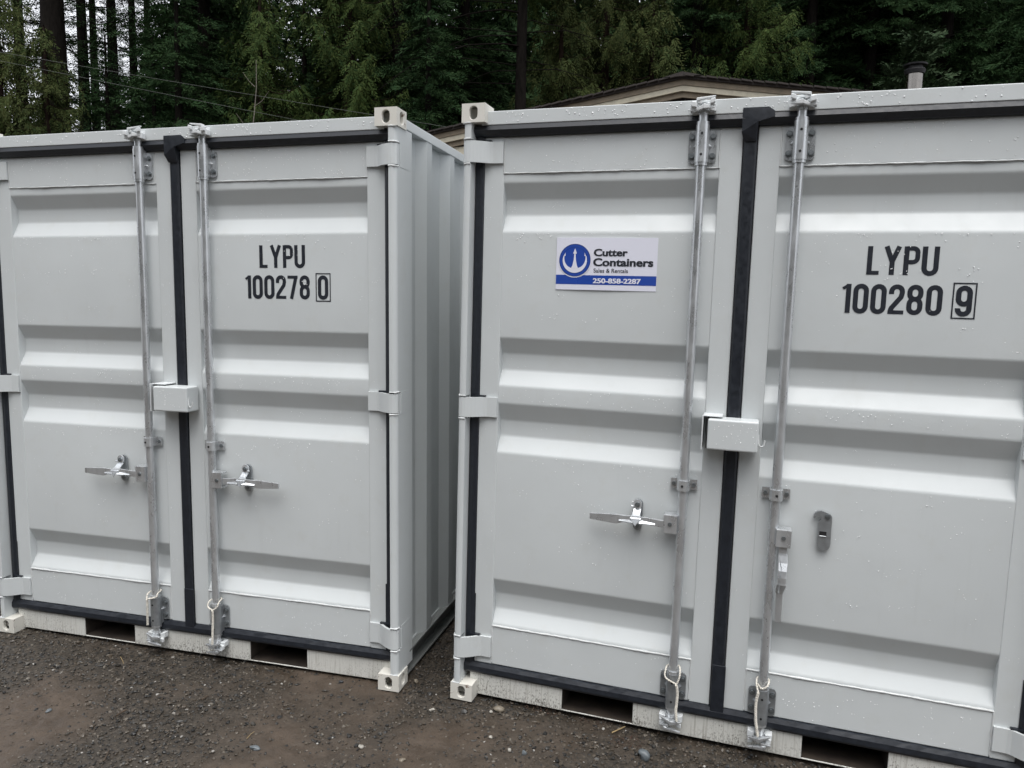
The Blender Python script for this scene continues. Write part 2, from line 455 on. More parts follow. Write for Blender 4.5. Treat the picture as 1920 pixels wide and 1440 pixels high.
def cam_mb(zc, flip):
    """forged cam on the end of the rod: hub, long pointed prong, two short ones"""
    s = -1 if flip else 1; m = MB(); yc = RY - .004
    m.cyl((RX, RY, zc - s * .03), (RX, RY, zc + s * .012), .0135, 14)
    def prong(x0, z0, x1, z1, h0, h1, dy=0., d0=.013, d1=.005):
        pts = []
        for x, z, h, d in ((x0, z0, h0, d0), (x1, z1, h1, d1)):
            for a, b in ((-1, -1), (1, -1), (1, 1), (-1, 1)):
                pts.append((RX + x, yc + dy + a * d, zc + s * (z + b * h)))
        m.add(pts, [(0, 1, 5, 4), (1, 2, 6, 5), (2, 3, 7, 6), (3, 0, 4, 7), (0, 3, 2, 1), (4, 5, 6, 7)])
    prong(-.022, .017, .038, .027, .0055, .0022, -.020, .011, .004)
    prong(-.004, .008, -.038, .012, .006, .0025, -.018, .011, .004)
    prong(.0, -.006, -.034, -.020, .007, .003, -.020, .011, .004)
    prong(.0, -.004, .040, -.009, .0085, .0025, -.020, .012, .004)
    return m
def handle_mb():
    m = MB()
    # flattened bar: stations x, z centre, half height, y
    st = [(.812, .797, .0125, .012), (.770, .798, .0125, .010), (.748, .801, .0125, .006), (.726, .807, .010, .000), (.705, .809, .009, -.004), (.682, .809, .009, -.004), (.655, .804, .011, .000), (.628, .7985, .0165, .004), (.622, .798, .017, .004), (.580, .798, .0145, .005), (.530, .798, .0112, .006), (.526, .798, .0105, .006)]
    vs = []
    for x, z, h, y in st:
        for a, b in ((0, -1), (1, -1), (1, 1), (0, 1)): vs.append((x, y + a * .009, z + b * h))
    n = len(st)
    m.add(vs, [(i * 4 + k, i * 4 + (k + 1) % 4, (i + 1) * 4 + (k + 1) % 4, (i + 1) * 4 + k) for i in range(n - 1) for k in range(4)] + [(0, 1, 2, 3), ((n - 1) * 4 + 3, (n - 1) * 4 + 2, (n - 1) * 4 + 1, (n - 1) * 4)])
    # folded ribs either side of the latch
    for xa, xb in ((.632, .684), (.762, .706)):
        zt = .793
        m.add([(xa, .000, zt), (xb, -.016, zt + .004), (xb, -.002, zt + .014), (xa, .004, zt + .006), (xb, .002, zt - .006)], [(0, 1, 2, 3), (0, 4, 1), (1, 4, 2), (3, 2, 4, 0)])
    return m
def hub_mb():
    m = MB(); x0, x1, z0, z1 = .790, .8365, .7675, .834
    m.box(x0, x1, .004, .010, z0, z1); m.box(x0, x1, .010, .046, z1 - .006, z1); m.box(x0, x1, .010, .046, z0, z0 + .006); m.box(x1 - .004, x1 - .0005, .010, .042, z0 + .006, z1 - .006)
    return m
def hub_rivet_mb(): 
    m = MB(); m.disc_y(.812, .801, .0005, .0072, .004, 14); m.disc_y(.812, .801, -.001, .004, .003, 10); return m
CX = .6930
def catch_plate_mb(): return MB().stadium_y(CX, .754, .868, .0165, .0475, .0545)
def catch_latch_mb():
    m = MB(); x = CX
    m.stadium_y(x, .832, .870, .0145, .030, .036)
    f = [(-.0135, .838, .030), (.0135, .838, .030), (.0135, .822, .010), (.0205, .812, -.008), (0, .786, -.016), (-.0205, .812, -.008), (-.0135, .822, .010)]
    vs = [(x + a, y, z) for a, z, y in f] + [(x + a, y + .005, z - .003) for a, z, y in f]; n = 7
    m.add(vs, [(0, 1, 2, 6), (2, 3, 5, 6), (3, 4, 5), (7, 13, 9, 8), (9, 13, 12, 10), (10, 12, 11)] + [(i, (i + 1) % n, n + (i + 1) % n, n + i) for i in range(n)])
    m.box(x - .0215, x - .013, .022, .030, .842, .848)
    return m
def catch_bolt_mb():
    m = MB(); m.disc_y(CX, .852, .0245, .0088, .006, 14); m.disc_y(CX, .852, .0205, .0058, .005, 6); m.disc_y(CX, .770, .0435, .007, .004, 12); m.disc_y(CX, .7975, .028, .005, .02, 10); return m
# the opened pair on the right door of the right-hand container (already right-hand coordinates)
def open_hub_mb():
    m = MB(); x0, x1, z0, z1 = 1.163, 1.2105, .7675, .828
    m.box(x0, x1, .002, .008, z0, z1); m.box(x0, x1, .008, .046, z1 - .005, z1); m.box(x1 - .005, x1, .008, .046, z0 + .004, z1 - .006); m.box(x0, x0 + .004, .008, .046, z0 + .004, z1 - .006)
    return m
def open_rivet_mb(): return MB().disc_y(1.1865, .800, -.0015, .0072, .004, 14)
def open_handle_mb():
    m = MB()
    st = [(1.1875, .790, .0125, .013, .010), (1.1875, .745, .0135, .012, .010), (1.1885, .738, .0145, .010, .010), (1.190, .715, .0150, .002, .012), (1.190, .690, .0135, -.010, .012), (1.1895, .668, .0135, -.016, .012), (1.1895, .650, .0135, -.016, .010), (1.1895, .643, .0150, -.017, .010), (1.185, .612, .0130, .004, .010), (1.1855, .606, .0110, .008, .010), (1.1865, .56, .0108, .010, .009), (1.1868, .508, .0100, .011, .009), (1.1868, .503, .0085, .011, .008)]
    vs = []
    for x, z, h, y, th in st:
        for a, b in ((0, -1), (0, 1), (1, 1), (1, -1)): vs.append((x + b * h, y + a * th, z))
    n = len(st)
    m.add(vs, [(i * 4 + k, i * 4 + (k + 1) % 4, (i + 1) * 4 + (k + 1) % 4, (i + 1) * 4 + k) for i in range(n - 1) for k in range(4)] + [(0, 1, 2, 3), ((n - 1) * 4 + 3, (n - 1) * 4 + 2, (n - 1) * 4 + 1, (n - 1) * 4)])
    m.add([(1.178, -.004, .736), (1.187, -.012, .70), (1.183, -.026, .66), (1.179, -.024, .62), (1.185, -.004, .61), (1.182, .004, .70)], [(0, 1, 5), (1, 2, 5), (2, 3, 4), (2, 4, 5)])
    return m
def open_drops_mb():
    m = MB()
    for z in (.702, .690, .679): m.disc_y(1.1925, z, -.016, .0035, .006, 8)
    return m
def open_catch_mb():
    m = MB(); x = 1.314
    prof = arc(x, .7825, .0205, 180, 360, 10) + [(x + .0205, .872)] + arc(x + .006, .873, .0150, 0, 70, 4) + [(1.300, .8965), (1.288, .893), (1.2785, .884), (1.2765, .871), (1.281, .868)] + arc(1.2915, .869, .0095, 170, 20, 5)[0:6] + [(1.3005, .8655), (x - .0205, .860)]
    n = len(prof)
    m.prism(prof, lambda p, q, t: (p, t, q), .044, .0535, caps=False)
    import mathutils.geometry as mg
    tri = mg.tessellate_polygon([[Vector((p, q, 0)) for p, q in prof]])
    m.add([(p, .044, q) for p, q in prof], [tuple(t_) for t_ in tri])
    m.box(1.2985, 1.3205, .0415, .0445, .8085, .8125)
    return m
def open_slot_mb():  return MB().box(1.2985, 1.3205, .0430, .0445, .8130, .8270)
def open_bolt_mb(): 
    m = MB(); m.disc_y(1.3205, .8785, .0405, .0085, .004, 14); m.disc_y(1.3205, .8785, .037, .0055, .004, 6); return m
def lockbox_mb():
    m = MB()
    m.box(.9225, 1.0855, -.030, .048, 1.084, 1.1875)
    return m
def lockbox_bracket_mb():
    m = MB(); m.box(.9030, .9070, -.024, .0555, 1.080, 1.1965); m.box(.9030, .9680, -.010, .0555, 1.1925, 1.1965); m.box(.914, 1.072, .048, .0555, 1.088, 1.184); return m
def lockbox_gap_mb(): return MB().box(.9185, .9223, -.022, .047, 1.087, 1.185)
def lockbox_hook_mb():
    m = MB(); p = [(1.0858, -.018, 1.145), (1.0875, -.020, 1.118)] + [(1.0965 + .009 * math.cos(a), -.021, 1.116 + .010 * math.sin(a)) for a in [PI + PI * k / 6 for k in range(7)]] + [(1.1065, -.021, 1.128)]
    m.tube(p, .0024, 8); return m
PK = (.4366, .7080, .0125, .0965)
def sill_mb():
    m = MB(); y0, y1 = SILL_Y, SILL_Y + .08; zb, zt = .0085, .1005
    xs = [.060, PK[0], PK[1], W - PK[1], W - PK[0], W - .060]
    for i in (0, 2, 4): m.box(xs[i], xs[i + 1], y0, y1, zb, zt)
    for i in (1, 3):
        m.box(xs[i], xs[i + 1], y0 + .0005, y1, zb, PK[2]); m.box(xs[i], xs[i + 1], y0 + .0005, y1, PK[3], zt)
    return m
def pocket_mb():
    m = MB(); x0, x1, z0, z1 = PK[0] + .0005, PK[1] - .0005, PK[2] + .0004, PK[3] - .0004; y0, y1 = SILL_Y + .004, 1.3
    m.add([(x0, y0, z0), (x1, y0, z0), (x1, y0, z1), (x0, y0, z1), (x0, y1, z0), (x1, y1, z0), (x1, y1, z1), (x0, y1, z1)], [(0, 1, 5, 4), (1, 2, 6, 5), (2, 3, 7, 6), (3, 0, 4, 7), (4, 5, 6, 7)])
    return m
def header_mb():
    m = MB(); m.box(.066, W - .066, HEAD_Y, .115, 2.188, 2.2363); m.box(.037, W - .037, .058, .115, 2.150, 2.188); return m
def toprail_mb():
    m = MB(); m.box(.003, .046, CB, LEN - CB, 2.199, 2.2363); return m
def bottomrail_mb():
    m = MB(); y0, y1 = .125, LEN - .125
    prof = [(.004, .110), (.004, .118), (.060, .118), (.060, .016), (.012, .012), (.012, .018), (.052, .022), (.044, .060), (.012, .108)]
    m.prism(prof, lambda p, q, t: (p, t, q), y0, y1); return m
def sidewall_mb():
    m = MB(); xo, xi = .006, .036; y = .150; pts = [(xi, y), (xi, .265)]
    y = .320
    while y < LEN - .30:
        pts += [(xo, y), (xo, y + .058), (xi, y + .110), (xi, y + .230)]; y += .285
    pts += [(xi, LEN - .15)]
    m.sheet(pts, lambda p, q, t: (p, q, t), .112, 2.204); return m
def roof_mb():
    m = MB(); m.box(.040, W - .040, .110, LEN - .05, 2.205, 2.226)
    for i in range(7): 
        y = .25 + i * .29; m.box(.20, W - .20, y, y + .12, 2.226, 2.234)
    return m
def back_mb():
    m = MB(); m.box(.030, W - .030, LEN - .06, LEN - .03, .03, 2.21); m.box(.03, W - .03, .14, LEN - .06, .1005, .125); return m

# ------------------------------------------------------------------ lettering
def strip(m, pts, w, y, closed=False):
    n = len(pts); P = [Vector((a, b)) for a, b in pts]; L, R = [], []
    for i in range(n):
        if closed: a, b, c = P[i - 1], P[i], P[(i + 1) % n]
        else: a, b, c = P[max(i - 1, 0)], P[i], P[min(i + 1, n - 1)]
        d1 = (b - a).normalized() if (b - a).length > 1e-9 else (c - b).normalized()
        d2 = (c - b).normalized() if (c - b).length > 1e-9 else d1
        n1 = Vector((-d1.y, d1.x)); n2 = Vector((-d2.y, d2.x)); nn = (n1 + n2)
        nn = nn.normalized() if nn.length > 1e-6 else n1
        k = min(2.0, 1 / max(.3, nn.dot(n1)))
        L.append(b + nn * w / 2 * k); R.append(b - nn * w / 2 * k)
    vs = [(p.x, y, p.y) for p in L] + [(p.x, y, p.y) for p in R]
    m.add(vs, [(i, (i + 1) % n, n + (i + 1) % n, n + i) for i in range(n if closed else n - 1)])
def glyph(m, ch, x, z, w, h, t, y):
    tx = t; tz = t * .82
    X0, X1, Z0, Z1 = x + tx / 2, x + w - tx / 2, z + tz / 2, z + h - tz / 2
    r = (X1 - X0) / 2
    def oval(z0, z1): return arc(x + w / 2, z1 - r, r, 0, 180, 9) + arc(x + w / 2, z0 + r, r, 180, 360, 9)
    if ch == '0': strip(m, oval(Z0, Z1), t, y, True)
    elif ch == '8':
        zm = z + h * .525; strip(m, oval(Z0, zm), t, y, True); strip(m, oval(zm, Z1), t, y, True)
    elif ch == '9':
        strip(m, oval(z + h * .40, Z1), t, y, True)
        strip(m, [(X1, z + h * .62), (X1, Z0 + r)] + arc(x + w / 2, Z0 + r, r, 0, -180, 9) + [(X0, z + h * .26)], t, y)
    elif ch == 'L': strip(m, [(X0, z + h), (X0, z)], t, y); strip(m, [(X0, Z0), (x + w, Z0)], tz, y)
    elif ch == 'U': strip(m, [(X0, z + h), (X0, Z0 + r)] + arc(x + w / 2, Z0 + r, r, 180, 360, 9)[1:] + [(X1, z + h)], t, y)
    elif ch == 'P':
        strip(m, [(X0, z + h), (X0, z)], t, y); rr = h * .145
        zt, zb = Z1, z + h * .455
        strip(m, [(X0, zt), (X1 - rr, zt)] + arc(X1 - rr, zt - rr, rr, 90, 0, 5)[1:] + arc(X1 - rr, zb + rr, rr, 0, -90, 5) + [(X0, zb)], t * .92, y)
    elif ch == 'Y':
        c = x + w / 2
        strip(m, [(x + t * .5, z + h), (c, z + h * .46), (c, z + h * .40)], t * .96, y); strip(m, [(x + w - t * .5, z + h), (c, z + h * .46), (c, z + h * .40)], t * .96, y); strip(m, [(c, z + h * .47), (c, z)], t, y)
    elif ch == '1':
        strip(m, [(x + w - t / 2, z + h), (x + w - t / 2, z)], t, y); strip(m, [(x, z + h * .84), (x + w - t * .6, z + h * .95)], t * .62, y)
    elif ch == '2':
        strip(m, [(X0, z + h * .68), (X0, Z1 - r)] + arc(x + w / 2, Z1 - r, r, 180, 0, 9)[1:] + [(X1, z + h * .72), (X1 - w * .06, z + h * .58), (X0 + w * .06, z + tz * 1.6), (X0, z + tz * .9)], t, y)
        strip(m, [(x, Z0), (x + w, Z0)], tz, y)
    elif ch == '7':
        strip(m, [(x, Z1), (x + w, Z1)], tz, y); strip(m, [(X1 - .02 * w, Z1), (X1 - w * .12, z + h * .72), (x + w * .36, z)], t, y)
def serial_mb(check, digits):
    m = MB()
    y = DF + .0016
    t = .0148
    h = .0895; z = 1.6765
    for ch, x, w in (('L', 1.3795, .036), ('Y', 1.4265, .051), ('P', 1.4845, .046), ('U', 1.5360, .0475)): glyph(m, ch, x, z, w, h, t, y)
    h = .0925; z = 1.5535
    xs = [1.3150, 1.3465, 1.3985, 1.4505, 1.5030, 1.5570]; ws = [.0245, .0455, .0455, .0455, .0455, .0455]
    for ch, x, w in zip(digits, xs, ws): glyph(m, ch, x, z, w, h, t, y)
    glyph(m, check, 1.6385, z, .0455, h, t, y)
    x0, x1, z0, z1, tt = 1.6310, 1.6925, 1.5465, 1.6540, .0042
    for a in (((x0, z0), (x1, z0)), ((x0, z1), (x1, z1)), ((x0, z0 - tt / 2), (x0, z1 + tt / 2)), ((x1, z0 - tt / 2), (x1, z1 + tt / 2))): strip(m, list(a), tt, y - .00005)
    m.v = [(x, DF + .0025 + sum(panel_wave(W - x, z)) - .0010 + (yy - DF - .0016), z) for x, yy, z in m.v]
    return m
def text_mb(s, x0, x1, z0, z1, y, bold=0.0):
    cu = bpy.data.curves.new('text', 'FONT'); cu.body = s; cu.offset = bold; cu.resolution_u = 4
    ob = bpy.data.objects.new('text', cu); COL.objects.link(ob)
    dg = bpy.context.evaluated_depsgraph_get(); me = bpy.data.meshes.new_from_object(ob.evaluated_get(dg))
    vs = np.array([v.co[:] for v in me.vertices]); a, b = vs.min(0), vs.max(0)
    m = MB(); m.add([(x0 + (v[0] - a[0]) / (b[0] - a[0]) * (x1 - x0), y, z0 + (v[1] - a[1]) / (b[1] - a[1]) * (z1 - z0)) for v in vs], [tuple(p.vertices) for p in me.polygons])
    bpy.data.objects.remove(ob); bpy.data.curves.remove(cu); bpy.data.meshes.remove(me); return m

# sticker frame: u 0..1 to the right, v 0..1 downwards
SX0, SX1, SZ0, SZ1 = .3560, .7170, 1.6065, 1.7905
su = lambda u: SX0 + u * (SX1 - SX0)
sv = lambda v: SZ1 - v * (SZ1 - SZ0)
def disc_flat(m, x, z, r, y, n=48, z1=None):
    m.add([(x + r * math.cos(2 * PI * k / n), y, z + r * math.sin(2 * PI * k / n)) for k in range(n)], [tuple(range(n))])
def ring_flat(m, x, z, r0, r1, y, n=48):
    vs = [(x + r * math.cos(2 * PI * k / n), y, z + r * math.sin(2 * PI * k / n)) for r in (r0, r1) for k in range(n)]
    m.add(vs, [(k, (k + 1) % n, n + (k + 1) % n, n + k) for k in range(n)])
SY = DF + .0025 + min(sum(panel_wave(a, b)) for a in np.linspace(.356, .717, 12) for b in np.linspace(1.6065, 1.7905, 8)) - .0006
EX, EZ, ER = su(.189), sv(.430), .0570
def emblem_white_mb():
    """white anchor-like mark: tapering mast with an arrow head and two barbed arms curving up from its foot"""
    m = MB(); y = SY - .0016; X, Z = EX, EZ; k = ER / .0570
    mast = [(-.0135, -.029), (-.0085, -.019), (-.0042, .000), (-.0022, .0225), (-.0070, .0235), (0, .042), (.0070, .0235), (.0022, .0225), (.0042, .000), (.0085, -.019), (.0135, -.029)]
    m.add([(X + a * k, y, Z + b * k) for a, b in mast], [(0, 1, 9, 10), (1, 2, 8, 9), (2, 3, 7, 8), (4, 5, 6), (3, 4, 6, 7)])
    for s in (1, -1):
        n = 16; out = []; inn = []
        for i in range(n + 1):
            a = math.radians(-90 + (112) * i / n)
            out.append((s * .0445 * math.cos(a), -.0005 + .0445 * math.sin(a)))
            f = i / n; ro = .0445 - (.0150 * (1 - f) ** .8 * (1 if f > .12 else 1) + .0025)
            inn.append((s * ro * math.cos(a) , -.0005 + ro * math.sin(a) + .0))
        vs = [(X + a * k, y, Z + b * k) for a, b in out + inn]
        m.add(vs, [(i, i + 1, n + 2 + i, n + 1 + i) for i in range(n)])
        tip = [(.0412, .0125), (.0352, .0270), (.0345, .0150), (.0385, .0160)]
        m.add([(X + s * a * k, y - .0001, Z + b * k) for a, b in tip], [(0, 1, 2), (0, 2, 3)])
    return m
def sticker_sheet_mb(): return MB().box(SX0, SX1, SY, SY + .0030, SZ0, SZ1)
def sticker_band_mb():
    m = MB(); m.add([(SX0 + .0005, SY - .0004, sv(.895)), (SX1 - .0005, SY - .0004, sv(.895)), (SX1 - .0005, SY - .0004, sv(.715)), (SX0 + .0005, SY - .0004, sv(.715))], [(0, 1, 2, 3)]); return m

# ------------------------------------------------------------------ raindrops on one container
def drops_mb(seed):
    r = random.Random(seed); m = MB()
    def drop(x, y, z, rad):
        n = 8; rad *= .92; vs = []
        for lv, (rr, hh) in enumerate(((1., 0.), (.82, .62))):
            for k in range(n): vs.append((x + rad * rr * math.cos(2 * PI * k / n), y - rad * hh, z + rad * rr * 1.12 * math.sin(2 * PI * k / n) - rad * .15 * lv))
        vs.append((x, y - rad * .95, z - rad * .25))
        m.add(vs, [(k, (k + 1) % n, n + (k + 1) % n, n + k) for k in range(n)] + [(n + k, n + (k + 1) % n, 2 * n) for k in range(n)], True)
    def zone(n, x0, x1, z0, z1, y, top=1.0, big=.0019):
        for _ in range(n):
            if r.random() < .35:
                cx_, cz_ = r.uniform(x0, x1), z1 - (z1 - z0) * r.random() ** top
                for _ in range(r.randint(2, 5)):
                    x, z = cx_ + r.gauss(0, .02), cz_ + r.gauss(0, .008)
                    if x0 < x < x1 and z0 < z < z1: drop(x, y, z, r.uniform(.0008, big))
            else:
                drop(r.uniform(x0, x1), y, z1 - (z1 - z0) * r.random() ** top, r.uniform(.0007, big))
    zone(95, .10, W - .10, 2.192, 2.232, HEAD_Y, 1.2, .0026)
    for a, b in ((DS0 + .01, DS1 - .01), (W - DS1 + .01, W - DS0 - .01)):
        zone(42, a, b, 2.03, 2.145, DF + .0012, 1.0, .0021)
        zone(60, a, b, 1.43, 1.806, DF + .0032, 3.2, .0019)
        zone(28, a, b, 1.18, 1.238, DF + .0028, 1.4, .0017)
        zone(52, a, b, .50, .983, DF + .0032, 2.4, .0018)
        zone(26, a, b, .15, .29, DF + .0012, 1.0, .0018)
        for zz in (1.875, 1.304, 1.05): zone(6, a, b, zz, zz + .05, DI, 1.0, .0013)
    for a, b in ((DX0 + .01, DS0 - .01), (DS1 + .01, DX1 - .01), (W - DX1 + .01, W - DS1 - .01), (W - DS0 + .01, W - DX0 - .01)):
        zone(22, a, b, .3, 2.14, DF, 1.0, .0014)
    zone(14, .94, 1.08, 1.09, 1.18, -.030, 1.4, .0018)
    return m

# ------------------------------------------------------------------ build the two containers
POSE_L = (((0.96772, 0.2519, -0.00745), (-0.25188, 0.96775, 0.00298), (0.00796, -0.001, 0.99997)), (-2.3642, 3.3534, -1.5773))
POSE_R = (((0.94966, 0.31319, 0.00745), (-0.31318, 0.94969, -0.00298), (-0.008, 0.00049, 0.99997)), (-0.2178, 2.8139, -1.5598))
def pose(p):
    m = Matrix.Identity(4)
    for i in range(3):
        for j in range(3): m[i][j] = p[0][i][j]
        m[i][3] = p[1][i] + (CAMZ if i == 2 else 0)
    return m
G_UP, G_LO = (2.036, 2.142, 2.034, 2.155), (.146, .246, .128, .252)
def side_fn(fn, s): return fn if s == 0 else (lambda: fn().mirror(W))

def container(p, label, seed, opened, digits, check):
    root = empty('shipping_container', pose(p), label, 'container', 'pale grey mini shipping containers')
    # --- frame
    for s in (0, 1):
        for bot in (1, 0):
            key = ('cast', s)
            o = part(key, 'corner_casting', side_fn(casting_mb, s), M['cast'], root, .002, 2)
            o.location = (0, 0, 0 if bot else H - CC)
            o2 = link('corner_casting', CACHE[('cast', s)], root, .002, 2)
            o2.rotation_euler = (0, 0, PI); o2.location = (W, LEN, 0 if bot else H - CC)
        o = part(('post', s), 'corner_post', side_fn(post_mb, s), M['paint'], root, .0015, 2)
        if s == 0:
            pw = (weld([(.006, .004, CC + .001), (.036, .002, CC + .001)], .003, .001, 31, .008).merge(weld([(.006, .004, H - CC - .001), (.036, .002, H - CC - .001)], .0035, .0012, 32, .008)))
            for za, zb in HINGES:
                for z in (za - .006, zb + .006): pw.merge(weld([(.005, .022, z), (.012, .004, z), (.036, .002, z)], .0032, .001, int(z * 100), .009))
        pieces('postweld%d' % s, 'weld_bead', lambda: pw if s == 0 else pw.mirror(W), M['bead'], o)
        part(('toprail', s), 'top_rail', side_fn(toprail_mb, s), M['paint'], root, .003)
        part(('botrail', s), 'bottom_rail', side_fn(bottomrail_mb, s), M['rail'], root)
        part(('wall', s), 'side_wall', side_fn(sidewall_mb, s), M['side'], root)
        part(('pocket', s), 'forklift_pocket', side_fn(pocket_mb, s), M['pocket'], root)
        rp = part(('rpost', s), 'rear_post', side_fn(lambda: MB().box(.004, .10, LEN - .13, LEN - .004, CC, H - CC), s), M['paint'], root, .006)
    part('header', 'header_beam', header_mb, M['paint'], root, .0025)
    part('sill', 'door_sill', sill_mb, M['sill'], root, .0012, 1)
    part('roof', 'roof', roof_mb, M['paint'], root, .003)
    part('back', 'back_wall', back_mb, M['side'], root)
    # --- doors
    for s in (0, 1):
        d = part(('door', s), 'door', side_fn(door_frame_mb, s), M['paint'], root, .003, 2)
        part(('panel', s), 'door_panel', side_fn(door_panel_mb, s), M['paint'], d)
        pieces(('dweld', s), 'weld_bead', side_fn(door_weld_mb, s), M['bead'], d)
        part(('gasket', s), 'door_gasket', side_fn(lambda: gasket_mb(False), s), M['rubber'], d)
        if s == 1: part('cseal', 'centre_seal', center_seal_mb, M['rubber'], d, .002, 2)
        for i, (za, zb) in enumerate(HINGES):
            part(('hinge', s, i), 'hinge', side_fn(lambda za=za, zb=zb: hinge_mb(za, zb), s), M['paint'], d, .0015, 2)
        # --- lock rod with its guides, clamp, cams and handle
        rod = part(('rod', s), 'lock_rod', side_fn(rod_mb, s), M['galv'], root)
        for gi, g in enumerate((G_UP, G_LO)):
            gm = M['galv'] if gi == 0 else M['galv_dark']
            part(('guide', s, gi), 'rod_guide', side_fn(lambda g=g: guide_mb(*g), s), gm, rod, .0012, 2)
            pieces(('gring', s, gi), 'guide_ring', side_fn(lambda g=g: guide_ring_mb(g[2], g[3]), s), M['galv'], rod, .001, 1)
            pieces(('gbolt', s, gi), 'guide_bolt', side_fn(lambda g=g: guide_bolts_mb(g[0], g[1]), s), M['bolt'], rod, .0008, 1)
            pieces(('ghole', s, gi), 'grease_hole', side_fn(lambda g=g: guide_holes_mb(g[2], g[3]), s), M['hole'], rod)
            zc = 2.213 if gi == 0 else .073
            part(('keeper', s, gi), 'cam_keeper', side_fn(lambda zc=zc, gi=gi: keeper_mb(zc, gi == 1), s), M['white'], root, .003, 2)
            part(('cam', s, gi), 'cam', side_fn(lambda zc=zc, gi=gi: cam_mb(zc, gi == 1), s), M['galv'] if gi else M['white'], rod, .002, 2)
        part(('clamp', s), 'rod_clamp', side_fn(clamp_mb, s), M['galv'], rod, .001, 1)
        pieces(('clampb', s), 'clamp_bolt', side_fn(clamp_bolts_mb, s), M['bolt'], rod, .0006, 1)
        part(('clamph', s), 'clamp_hole', side_fn(clamp_hole_mb, s), M['hole'], rod)
        if s == 1 and opened:
            h = part('ohandle', 'lock_handle', open_handle_mb, M['galv'], rod, .0015, 2); h['label'] = 'lowered lock handle hanging beside its rod'
            part('ohub', 'handle_hub', open_hub_mb, M['galv'], rod, .0015, 2); part('orivet', 'hub_rivet', open_rivet_mb, M['bolt'], rod, .0008, 1)
            c = part('ocatch', 'handle_catch', open_catch_mb, M['galv_dark'], root, .001, 1); c['label'] = 'empty hooked handle catch plate'
            part('oslot', 'catch_slot', open_slot_mb, M['hole'], c); part('obolt', 'catch_bolt', open_bolt_mb, M['bolt'], c, .0008, 1)
        else:
            part(('handle', s), 'lock_handle', side_fn(handle_mb, s), M['galv'], rod, .0012, 2)
            part(('hub', s), 'handle_hub', side_fn(hub_mb, s), M['galv'], rod, .0015, 2)
            part(('hubr', s), 'hub_rivet', side_fn(hub_rivet_mb, s), M['bolt'], rod, .0008, 1)
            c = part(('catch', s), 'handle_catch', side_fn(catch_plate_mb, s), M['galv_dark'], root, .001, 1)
            part(('latch', s), 'catch_latch', side_fn(catch_latch_mb, s), M['zinc'], c, .001, 1)
            pieces(('cbolt', s), 'catch_bolt', side_fn(catch_bolt_mb, s), M['bolt'], c, .0008, 1)
    # --- lock box
    b = part('lockbox', 'lock_box', lockbox_mb, M['paint'], root, .006, 3)
    part('lbracket', 'box_bracket', lockbox_bracket_mb, M['white'], b, .0012, 2)
    part('lgap', 'box_gap', lockbox_gap_mb, M['hole'], b)
    part('lhook', 'box_hook', lockbox_hook_mb, M['bead'], b)
    # --- numbers and drops
    n = part(('serial', digits), 'serial_number', lambda: serial_mb(check, digits), M['decal_black'], root); n['label'] = 'black stencilled letters and numbers with boxed last digit'
    dr = part(('drops', seed), 'raindrops', lambda: drops_mb(seed), M['drop'], root); dr['kind'] = 'stuff'
    return root

contL = container(POSE_L, 'pale grey metal container numbered 100278, bare of any sticker', 3, False, '100278', '0')
contR = container(POSE_R, 'pale grey metal container numbered 100280 with a white and blue company sticker', 9, True, '100280', '9')
# sticker on the right-hand container's left door
st = part('st_sheet', 'sticker', sticker_sheet_mb, M['decal_white'], contR); st['label'] = 'white and blue company sticker'
part('st_band', 'blue_band', sticker_band_mb, M['decal_blue'], st)
mb = MB(); disc_flat(mb, EX, EZ, ER + .0045, SY - .0008); link('emblem_border', mb.mesh('emblem_border', M['decal_white']), st)
mb = MB(); disc_flat(mb, EX, EZ, ER, SY - .0012); link('emblem_disc', mb.mesh('emblem_disc', M['decal_blue']), st)
mb = MB(); ring_flat(mb, EX, EZ, ER - .0014, ER + .0006, SY - .0014); ring_flat(mb, EX, EZ, ER - .0115, ER - .0105, SY - .0014); link('emblem_ring', mb.mesh('emblem_ring', M['decal_navy']), st)
link('emblem_mark', emblem_white_mb().mesh('emblem_mark', M['decal_white']), st)
for s_, a, b, c, d, bold, mt in (('Cutter', .379, .712, .350, .208, .026, 'decal_black'), ('Containers', .376, .962, .540, .385, .026, 'decal_black'), ('Sales & Rentals', .381, .722, .662, .583, .008, 'decal_black'), ('250-858-2287', .380, .850, .868, .770, .024, 'decal_white')):
    tm = text_mb(s_, su(a), su(b), sv(c), sv(d), SY - .0009, bold)
    if bold > .02:
        for k_ in (-1, 1): tm.merge(text_mb(s_, su(a) + k_ * .0006, su(b) + k_ * .0006, sv(c), sv(d), SY - .0009 - .00006 * (k_ + 2), bold))
    link('lettering', tm.mesh('lettering', M[mt]), st)

